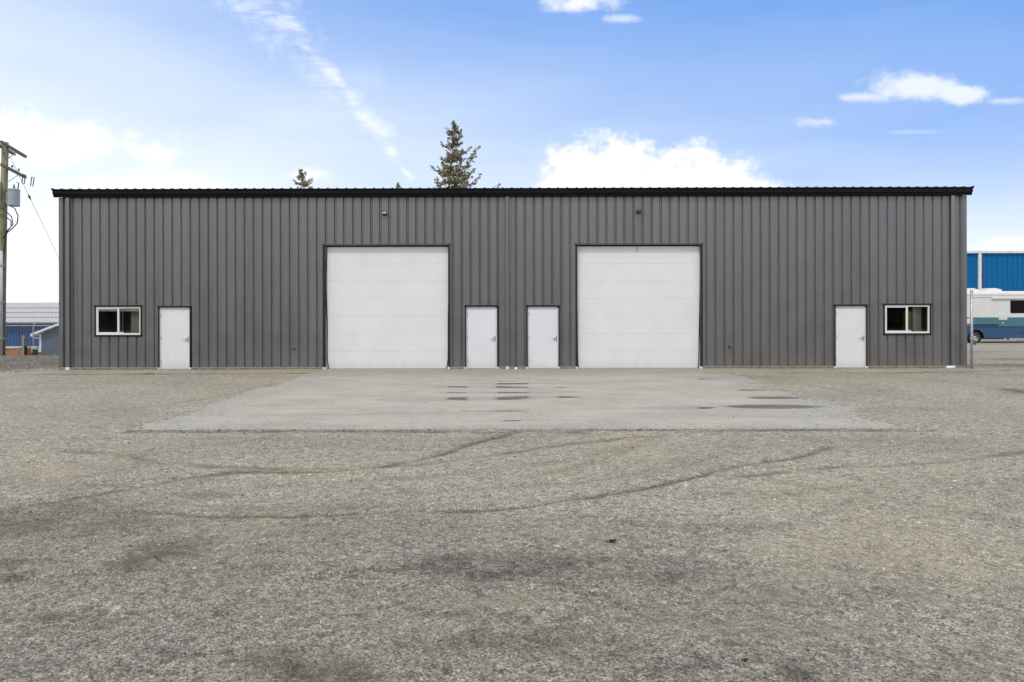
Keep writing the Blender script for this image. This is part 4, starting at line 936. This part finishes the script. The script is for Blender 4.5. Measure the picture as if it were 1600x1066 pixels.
# ------------------------------------------------------------------ far left yard
M['blue_wall'] = simple('blue_ribbed_steel', (.015, .075, .215), .6, var=.12, scale=.8)
M['roofgrey'] = simple('pale_grey_roof_steel', (.47, .46, .45), .5, var=.06, scale=2)
M['white_trim'] = simple('white_trim_paint', (.74, .74, .74), .5)
M['slate'] = simple('slate_blue_siding', (.085, .125, .17), .6, var=.08)
M['crate'] = simple('crate_wood', (.36, .20, .10), .8, var=.3, scale=5, stretch=(1, 1, 5))
M['crate2'] = simple('crate_wood_pale', (.44, .28, .09), .8, var=.25, scale=5)
M['greywood'] = simple('weathered_board', (.46, .45, .43), .85, var=.2, scale=4, stretch=(1, 1, .3))
M['yellow'] = simple('faded_yellow_post', (.42, .34, .05), .6)
sh = thing('blue_shed', 'long low blue ribbed shed with pale grey metal roof at far left', 'building', (-56, 47, -1.0))
SX0, SX1 = -28, 20
mb = MB(); n = int((SX1 - SX0) / .30)
for i in range(n):
    a = SX0 + i * .30; mb.add([(a, .5, -.1), (a + .20, .5, -.1), (a + .20, .5, 2.4), (a, .5, 2.4)], [(0, 1, 2, 3)]); mb.add([(a + .20, .5, -.1), (a + .225, .55, -.1), (a + .225, .55, 2.4), (a + .20, .5, 2.4)], [(0, 1, 2, 3)])
    mb.add([(a + .225, .55, -.1), (a + .275, .55, -.1), (a + .275, .55, 2.4), (a + .225, .55, 2.4)], [(0, 1, 2, 3)]); mb.add([(a + .275, .55, -.1), (a + .30, .5, -.1), (a + .30, .5, 2.4), (a + .275, .55, 2.4)], [(0, 1, 2, 3)])
mb.build('front_wall', M['blue_wall'], sh)
MB().box(SX0, SX1, .6, 16, -.1, 2.35).build('shell', M['blue_wall'], sh)
def rz(y_): return 2.45 + (y_) * (4.54 - 2.45) / 8.0
tiers = [(0.0, 1.9), (1.88, 3.7), (3.68, 5.6), (5.58, 8.0)]
for k, (a, b_) in enumerate(tiers):
    m2 = MB(); nn_ = int((SX1 - SX0) / .4); oz = .05 * k
    for i in range(nn_):
        xa = SX0 - .3 + i * .4; pf = [(xa, 0), (xa + .28, 0), (xa + .31, .045), (xa + .37, .045), (xa + .40, 0)]
        for (p_, h0), (q_, h1) in zip(pf[:-1], pf[1:]):
            m2.add([(p_, a, rz(a) + h0 + oz), (q_, a, rz(a) + h1 + oz), (q_, b_, rz(b_) + h1 + oz), (p_, b_, rz(b_) + h0 + oz)], [(0, 1, 2, 3)])
    m2.build('roof_sheet', M['roofgrey'], sh)
    MB().box(SX0 - .3, SX1, a - .01, a + .02, rz(a) + oz - .10, rz(a) + oz - .004).build('lap_shadow_edge', M['flash'], sh)  # sheet edge coloured dark to draw the shadow line of the lap
MB().add([(SX0, 8, 4.5), (SX1, 8, 4.5), (SX1, 16, 2.4), (SX0, 16, 2.4)], [(0, 1, 2, 3)]).build('rear_roof', M['roofgrey'], sh)
MB().box(SX0 - .3, SX1, -.12, .0, 2.24, 2.42).build('gutter', M['flash'], sh)
# small slate-blue shed, gable to the viewer
gs = thing('small_shed', 'little slate-blue lap-sided shed with white corner boards and eaves', 'building', (-31.0, 25, -1.0))
def bz(xx): return 1.70 + (xx + 2.42) * .385
nb = 13
for i in range(nb):
    z0 = -.1 + i * .20; z1 = z0 + .20
    # clip the board to the gable slope
    xl = -2.2
    if bz(xl) < z1: xl2 = -2.42 + (z1 - 1.70) / .385
    else: xl2 = xl
    xl1 = xl if bz(xl) >= z0 else -2.42 + (z0 - 1.70) / .385
    if xl1 > -.05 : continue
    MB().add([(xl1, -.012, z0), (-xl1, -.012, z0), (-xl2, .0, z1), (xl2, .0, z1), (xl1, .02, z0), (-xl1, .02, z0), (-xl2, .02, z1), (xl2, .02, z1)], [(0, 1, 2, 3), (0, 4, 5, 1), (4, 7, 6, 5), (3, 2, 6, 7), (0, 3, 7, 4), (1, 5, 6, 2)]).build('siding_board', M['slate'], gs)
MB().box(-2.2, 2.2, .02, 4.0, -.1, 1.72).build('shell', M['slate'], gs)
for s in (-1, 1):
    MB().box(*sorted((s * 2.33, s * 2.195)), -.03, .05, -.1, 1.72).build('corner_board', M['white_trim'], gs)
    MB().add([(s * 2.72, -.35, 1.58), (0, -.35, 2.63), (0, -.35, 2.78), (s * 2.72, -.35, 1.73), (s * 2.72, 4.2, 1.58), (0, 4.2, 2.63), (0, 4.2, 2.78), (s * 2.72, 4.2, 1.73)], [(0, 1, 2, 3), (0, 4, 5, 1), (3, 2, 6, 7), (0, 3, 7, 4), (4, 7, 6, 5)]).build('roof_slope', M['white_trim'], gs)
MB().tube([(-2.72, -.37, 1.62), (-2.55, -.3, 1.48), (-2.3, -.08, 1.4)], .035, 6).build('downpipe_elbow', M['white_trim'], gs)
# crates
def crate(x0, x1, y0, y1, z0, z1, mat, label, nb_, lid=None):
    t = thing('wooden_crate', label, 'crate', (x0, y0, z0), 'wooden crates by the fence'); W_, D_, H_ = x1 - x0, y1 - y0, z1 - z0
    for i in range(nb_):
        a, b_ = i * H_ / nb_, (i + 1) * H_ / nb_ - .012
        MB().box(0, W_, 0, .03, a, b_).build('board', mat, t); MB().box(W_ - .03, W_, .03, D_, a, b_).build('board', mat, t)
    MB().box(.03, W_ - .03, .05, D_, .0, H_ - .03).build('contents', M['crate'], t)
    for xx in (0.0, W_ * .5 - .04, W_ - .08): MB().box(xx, xx + .08, -.025, -.001, 0, H_).build('batten', mat, t)
    if lid: MB().box(-.04, W_ + .04, -.06, D_ + .04, H_, H_ + .06).build('lid', M['greywood'], t)
    return t
c1 = crate(-34.2, -33.0 + .30, 22, 23.2, -1.0, -.18, M['crate'], 'long brown wooden crate with pale lid beside the utility pole', 5, True)
crate(-32.66, -32.35, 21.9, 22.8, -1.0, -.2, M['crate'], 'narrow brown crate end between the long crate and the grey board', 4)
MB().lathe([(.16, 0), (.17, .02), (.13, .03)], (.62, -.06, .3), 'y', 16).build('round_vent', M['rubber'], c1)
crate(-33.25, -32.6, 23.5, 24.2, -1.0, -.5, M['crate2'], 'low yellow-brown crate behind the fence post', 3)
bd = thing('board_post', 'upright pale weathered board with dark strip on the gravel at left', 'post', (-23.68, 10, -.2))
MB().box(-.05, .045, -.03, .03, -.3, 1.14).build('board', M['greywood'], bd); MB().box(.046, .14, -.01, .05, -.3, .62).build('dark_strip', M['rubber'], bd)
MB().box(.046, .16, -.015, .045, .66, .98).build('notice_plate', M['armwood'], bd)
md = thing('meter_pedestal', 'short dark meter pedestal with grey cap beside the little shed', 'pedestal', (-31.9, 22.5, -1))
MB().bbox(-.13, .13, -.1, .1, 0, .72, .02).build('body', M['cable'], md); MB().bbox(-.15, .15, -.12, .12, .72, .94, .03).build('cap', M['greywood'], md)
# chain-link fence posts with barbed-wire arms
fn = thing('security_fence', 'galvanised chain-link fence with top rail and angled barbed-wire arm at left', 'fence', (-32.35, 23, -1))
for k in range(-5, 5):
    if k * 3.2 > 14: break
    px = k * 3.2
    o = MB().tube([(px, 0, -.1), (px, 0, 2.30), (px + .03, 0, 2.38), (px + .22, -.02, 2.60)], .035, 8).build('fence_post', M['galv'], fn, True)
MB().tube([(-16, 0, 2.30), (13, 0, 2.30)], .024, 8).build('top_rail', M['galv'], fn)
for z_, o_ in ((2.42, .07), (2.5, .14), (2.58, .21)):
    MB().tube([(-16, -.01, z_), (13, -.01, z_)], .004, 4).build('barbed_wire', M['galv'], fn)
# chain-link mesh as real wires
ml = MB(); sp = .12
for i in range(-140, 112):
    x_ = i * sp
    for sgn in (1, -1):
        a = (x_, 0.0, 0.1); L_ = 2.15; b_ = (x_ + sgn * L_, 0.0, 2.25)
        dx_ = .0022; ml.add([(a[0] - dx_, .001 * sgn, a[2]), (a[0] + dx_, .001 * sgn, a[2]), (b_[0] + dx_, .001 * sgn, b_[2]), (b_[0] - dx_, .001 * sgn, b_[2])], [(0, 1, 2, 3)])
lm = ml.build('chain_link', M['galv'], fn); lm['kind'] = 'stuff'

# ------------------------------------------------------------------ right: gate post, motorhome, blue warehouse
gpst = thing('gate_post', 'galvanised steel gate post with blue padlock beside the right corner of the warehouse', 'gate post', (15.12, -.5, 0))
MB().tube([(0, 0, -.1), (0, 0, 2.56)], .041, 14).build('post', M['galv'], gpst, True)
MB().lathe([(.046, 2.54), (.046, 2.57), (.03, 2.61), (.008, 2.63)], (0, 0, 0), 'z', 14).build('cap', M['galv'], gpst)
M['padlock'] = simple('blue_padlock', (.03, .07, .15), .4)
MB().lathe([(.046, .98), (.046, 1.03)], (0, 0, 0), 'z', 14).tube([(-.09, -.02, 1.01), (.12, -.02, 1.0)], .012, 6).build('latch', M['galv'], gpst)
MB().bbox(.05, .125, -.05, -.01, .80, .90, .01).build('padlock', M['padlock'], gpst)
MB().tube([(.065, -.03, .90), (.068, -.03, .96), (.09, -.03, .985), (.108, -.03, .96), (.11, -.03, .90)], .007, 6).build('shackle', M['steel'], gpst)

M['rv_white'] = simple('rv_white_gelcoat', (.72, .72, .70), .3, var=.03)
M['rv_cream'] = simple('rv_cream_cap', (.70, .67, .60), .4, var=.05)
M['rv_teal'] = simple('rv_teal_band', (.055, .19, .215), .45, var=.08)
M['rv_blue'] = simple('rv_blue_skirt', (.025, .08, .185), .45, var=.06)
M['rv_navy'] = simple('rv_navy_line', (.02, .03, .06), .3)
M['hub'] = simple('wheel_steel', (.5, .49, .46), .35, metal=.8)
M['tyre'] = simple('tyre_rubber', (.02, .02, .02), .85)
rv = thing('motorhome', 'white motorhome with teal and blue side bands and rooftop units', 'motorhome', (31.14, 23, -.07))
Lr, Lf, DW = -2.75, 8.2, 2.45
def rect_hole_side(z0, z1, mat, name, yo=0.0, th=.03):
    MB().bbox(Lr, Lf, yo, yo + th, z0, z1, .006).build(name, mat, rv)
prof = [(0.0, 1.80), (0.0, 3.28), (.05, 3.42), (.20, 3.53), (DW - .2, 3.53), (DW - .05, 3.42), (DW, 3.28), (DW, .55), (.04, .55), (.04, 1.16)]
autosmooth(MB().prism([(0.0, 1.80), (0.0, 3.30), (DW, 3.30), (DW, 1.80)], Lr, Lf).build('body', M['rv_white'], rv), 20)
autosmooth(MB().prism([(-.02, 3.30), (-.02, 3.38), (.06, 3.50), (.25, 3.57), (DW - .25, 3.57), (DW - .06, 3.50), (DW + .02, 3.38), (DW + .02, 3.30)], Lr - .02, Lf + .02).build('roof_cap', M['rv_cream'], rv), 40)
MB().prism([(.0, 1.16), (.0, 1.797), (DW, 1.797), (DW, 1.16)], Lr, Lf).build('teal_band', M['rv_teal'], rv)
MB().bbox(Lr, Lf, -.012, .0, 1.13, 1.19, .003).build('navy_line', M['rv_navy'], rv)
MB().bbox(-.2, 1.55, -.010, -.001, 1.22, 1.34, .003).build('navy_stripe', M['rv_navy'], rv)
# skirt with wheel arches
def skirt():
    mb = MB(); z1, z0 = 1.13, .40; xsx = [Lr]; arches = [0.0, 5.9]; r_ = .56
    pts = []
    n = 60; xx = [Lr + (Lf - Lr) * i / 200 for i in range(201)]
    for a, b_ in zip(xx[:-1], xx[1:]):
        def bot(q):
            zz = z0
            for c in arches:
                if abs(q - c) < r_: zz = max(zz, .43 + math.sqrt(r_ * r_ - (q - c) ** 2) - .0)
            return zz
        za, zb = bot(a), bot(b_)
        mb.add([(a, 0, za), (b_, 0, zb), (b_, 0, z1), (a, 0, z1), (a, .05, za), (b_, .05, zb)], [(0, 1, 2, 3), (0, 4, 5, 1)])
    return mb
skirt().build('skirt', M['rv_blue'], rv)
for c in (0.0, 5.9):
    q = [(c + .56 * math.cos(R(t)), -.012, .43 + .56 * math.sin(R(t))) for t in range(-3, 184, 11)]
    MB().tube(q, .022, 6).build('wheel_arch', M['rv_teal'] if False else M['rv_blue'], rv)
    MB().box(c - .7, c + .7, .38, .42, .3, 1.12).build('wheel_well', M['rubber'], rv)
    w_ = autosmooth(MB().lathe([(.24, .06), (.30, .03), (.40, .03), (.43, .07), (.43, .27), (.40, .30), (.2, .30)], (c, 0, .43), 'y', 28).build('tyre', M['tyre'], rv), 30)
    MB().lathe([(.255, .055), (.24, .05), (.22, .09), (.13, .11), (.11, .05), (.07, .035), (.02, .03)], (c, 0, .43), 'y', 24).build('rim', M['hub'], w_, True)
    for k in range(8): MB().lathe([(.016, .0), (.016, -.02)], (c + .165 * math.cos(k * .785), .10, .43 + .165 * math.sin(k * .785)), 'y', 6).build('wheel_nut', M['steel'], w_)
MB().box(Lr + .2, Lf - .2, .6, DW - .1, .38, 1.1).build('chassis', M['rubber'], rv)
MB().box(.8, 2.0, .15, .5, .33, .41).build('underbody_tank', M['rubber'], rv); MB().tube([(3.0, .2, .25), (7.5, .2, .25)], .035, 8).build('exhaust_pipe', M['white_trim'], rv)
MB().box(2.25, 2.31, .1, .2, .28, .41).build('mud_bracket', M['rubber'], rv)
# awning, vents, windows, roof units
MB().bbox(1.05, 7.4, -.10, .0, 3.02, 3.14, .03).build('awning', M['rv_white'], rv); MB().bbox(-.3, 7.6, -.03, .0, 3.15, 3.20, .006).build('awning_rail', M['rv_cream'], rv)
def rvwin(x0, x1, z0, z1):
    r_ = .09; pts = []
    for cx, cz, a0 in ((x1 - r_, z1 - r_, 0), (x0 + r_, z1 - r_, 90), (x0 + r_, z0 + r_, 180), (x1 - r_, z0 + r_, 270)):
        for k in range(5): a = R(a0 + k * 22.5); pts.append((cx + r_ * math.cos(a), cz + r_ * math.sin(a)))
    f_ = MB().prism([((p_[0] - (x0 + x1) / 2) * 1.035 + (x0 + x1) / 2, (p_[1] - (z0 + z1) / 2) * 1.06 + (z0 + z1) / 2) for p_ in pts], -.012, -.001, 'y').build('window', M['rubber'], rv)
    MB().prism(pts, -.018, -.0125, 'y').build('pane', M['rvglass'], f_)
rvwin(2.36, 4.3, 2.10, 2.92); rvwin(5.3, 6.6, 2.10, 2.92)
v_ = MB().bbox(1.55, 2.12, -.02, -.001, 1.62, 2.02, .006).build('fridge_vent', M['rv_white'], rv)
for k in range(4): MB().bbox(1.58, 2.09, -.032, -.021, 1.66 + k * .085, 1.70 + k * .085, .004).build('vent_slat', M['rv_white'], v_)
MB().bbox(-.65, -.32, -.02, -.001, 1.38, 1.72, .006).build('hatch', M['rv_white'], rv)
MB().bbox(1.75, 1.87, -.02, -.013, 1.40, 1.46, .004).build('side_marker', M['rv_cream'], rv)
MB().bbox(3.0, 3.2, -.008, -.001, .72, .80, .003).build('compartment_lock', M['rv_navy'], rv)
for xx in (.75, 2.3, 3.9): MB().box(xx, xx + .012, -.004, -.001, .42, 1.12).build('compartment_seam', M['rv_navy'], rv)
for x0, x1 in ((-.9, .75), (1.25, 2.3)):
    o = MB().add([(x0, .7, 3.57), (x1, .7, 3.57), (x1, 1.6, 3.57), (x0, 1.6, 3.57), (x0 + .05, .75, 3.79), (x1 - .40, .75, 3.80), (x1 - .40, 1.55, 3.80), (x0 + .05, 1.55, 3.79), (x1 - .02, .75, 3.70), (x1 - .02, 1.55, 3.70)],
                 [(0, 3, 2, 1), (0, 1, 8, 5, 4), (2, 3, 7, 6, 9), (0, 4, 7, 3), (1, 2, 9, 8), (4, 5, 6, 7), (5, 8, 9, 6)]).build('roof_air_conditioner', M['rv_white'], rv)
MB().lathe([(.05, 3.57), (.05, 3.72), (.08, 3.73), (.08, 3.76)], (1.0, 1.0, 0), 'z', 10).build('roof_vent', M['rv_cream'], rv)
MB().box(Lf, Lf + .05, .3, DW - .3, 1.6, 3.0).build('windscreen', M['rvglass'], rv)

M['bright_blue'] = simple('bright_blue_steel', (.004, .135, .34), .6, var=.10, scale=.5, stretch=(1, 1, .3), spec=.15)
bb = thing('blue_warehouse', 'tall bright blue ribbed-steel building with white eave trim behind the motorhome', 'building', (42, 37, -.05))
BX0, BX1, BZ = -8.0, 16.0, 7.42
k = 0; xx = BX0
pm = {}
while xx < BX1 - .01:
    wide = xx > -.9; pw_ = .9
    key = wide
    if key not in pm:
        mb = MB(); nn_ = 2 if wide else 4; q = pw_ / nn_
        for i in range(nn_):
            a = i * q; pf = [(a, 0), (a + q - .13, 0), (a + q - .09, .05), (a + q - .04, .05), (a + q, 0)]
            for (p_, h0), (r_, h1) in zip(pf[:-1], pf[1:]): mb.add([(p_, h0, 0), (r_, h1, 0), (r_, h1, BZ), (p_, h0, BZ)], [(0, 1, 2, 3)])
        pm[key] = mb.mesh('wall_panel', M['bright_blue'])
    o = link('wall_panel', pm[key], bb); o.location = (xx, 0, 0); xx += pw_
MB().box(BX0, BX1, .06, 14, 0, BZ).build('shell', M['bright_blue'], bb)
MB().box(BX0 - .1, BX1 + .1, -.16, .05, BZ, BZ + .20).build('eave_gutter', M['white_trim'], bb)
MB().add([(BX0, .05, BZ + .21), (BX1, .05, BZ + .21), (BX1, 7, BZ + .75), (BX0, 7, BZ + .75), (BX0, 14, BZ + .21), (BX1, 14, BZ + .21)], [(0, 1, 2, 3), (3, 2, 5, 4)]).build('roof', M['roofgrey'], bb)
MB().box(-1.20, -.96, -.14, -.002, 0, BZ - .002).build('downspout', M['white_trim'], bb)
M['dkblue'] = simple('dark_blue_trim', (.015, .07, .18), .5)
MB().box(-.93, -.68, -.05, -.002, 0, BZ - .002).build('jamb_trim', M['dkblue'], bb)

# ------------------------------------------------------------------ small things on the ground
M['bark_bit'] = simple('dark_bark', (.035, .027, .020), .95, var=.4, scale=40, bump=.004, bscale=60)
def clod(x, y, r_, seed, name, label, cat):
    z, _, _ = ground_fields(np.array([x]), np.array([y])); rr = random.Random(seed); mb = MB()
    t = thing(name, label, cat, (x, y, float(z[0])))
    for k in range(7):
        a = rr.uniform(0, 6.28); L_ = r_ * rr.uniform(.5, 1.2); c = Vector((rr.gauss(0, r_ * .5), rr.gauss(0, r_ * .3), r_ * rr.uniform(.05, .35)))
        dv = Vector((math.cos(a) * L_, math.sin(a) * L_ * .4, rr.uniform(-.1, .35) * L_))
        MB().tube([c - dv * .5, c, c + dv * .5], [r_ * .10, r_ * .22, r_ * .07], 6).build('bark_piece', M['bark_bit'], t)
clod(.765, -17.9, .045, 1, 'bark_clump', 'dark clump of bark lying on the gravel right of centre', 'debris')
clod(1.17, -19.65, .02, 2, 'bark_clump', 'tiny dark bark scrap on the nearest gravel, right of centre', 'debris')
M['weed'] = simple('yellow_green_weed', (.20, .22, .05), .8, var=.3, scale=30)
def weed(x, y, n, h_, seed, label):
    rr = random.Random(seed); z, _, _ = ground_fields(np.array([x]), np.array([y])); mb = MB()
    t = thing('weed_plant', label, 'weed', (x, y, float(z[0])), 'weeds at the foot of the wall')
    for _ in range(n):
        a = rr.uniform(0, 6.28); L_ = h_ * rr.uniform(.5, 1.1); lean = rr.uniform(.3, 1.2); dv = Vector((math.cos(a) * lean, math.sin(a) * lean, 1)).normalized() * L_; s_ = Vector((-math.sin(a), math.cos(a), 0)) * .008
        b0 = Vector((rr.gauss(0, .09), rr.gauss(0, .05), 0)); mid_ = b0 + dv * .6; mb.add([b0 - s_, b0 + s_, mid_ + s_ * 1.3, mid_ - s_ * 1.3, b0 + dv + Vector((0, 0, -.02))], [(0, 1, 2, 3), (3, 2, 4)])
    mb.build('leaves', M['weed'], t)
weed(-11.2, -1.95, 70, .07, 1, 'small yellow-green weed growing in front of the leftmost white door')
weed(-6.25, -.22, 30, .05, 2, 'tiny weed at the left foot of the left overhead door')
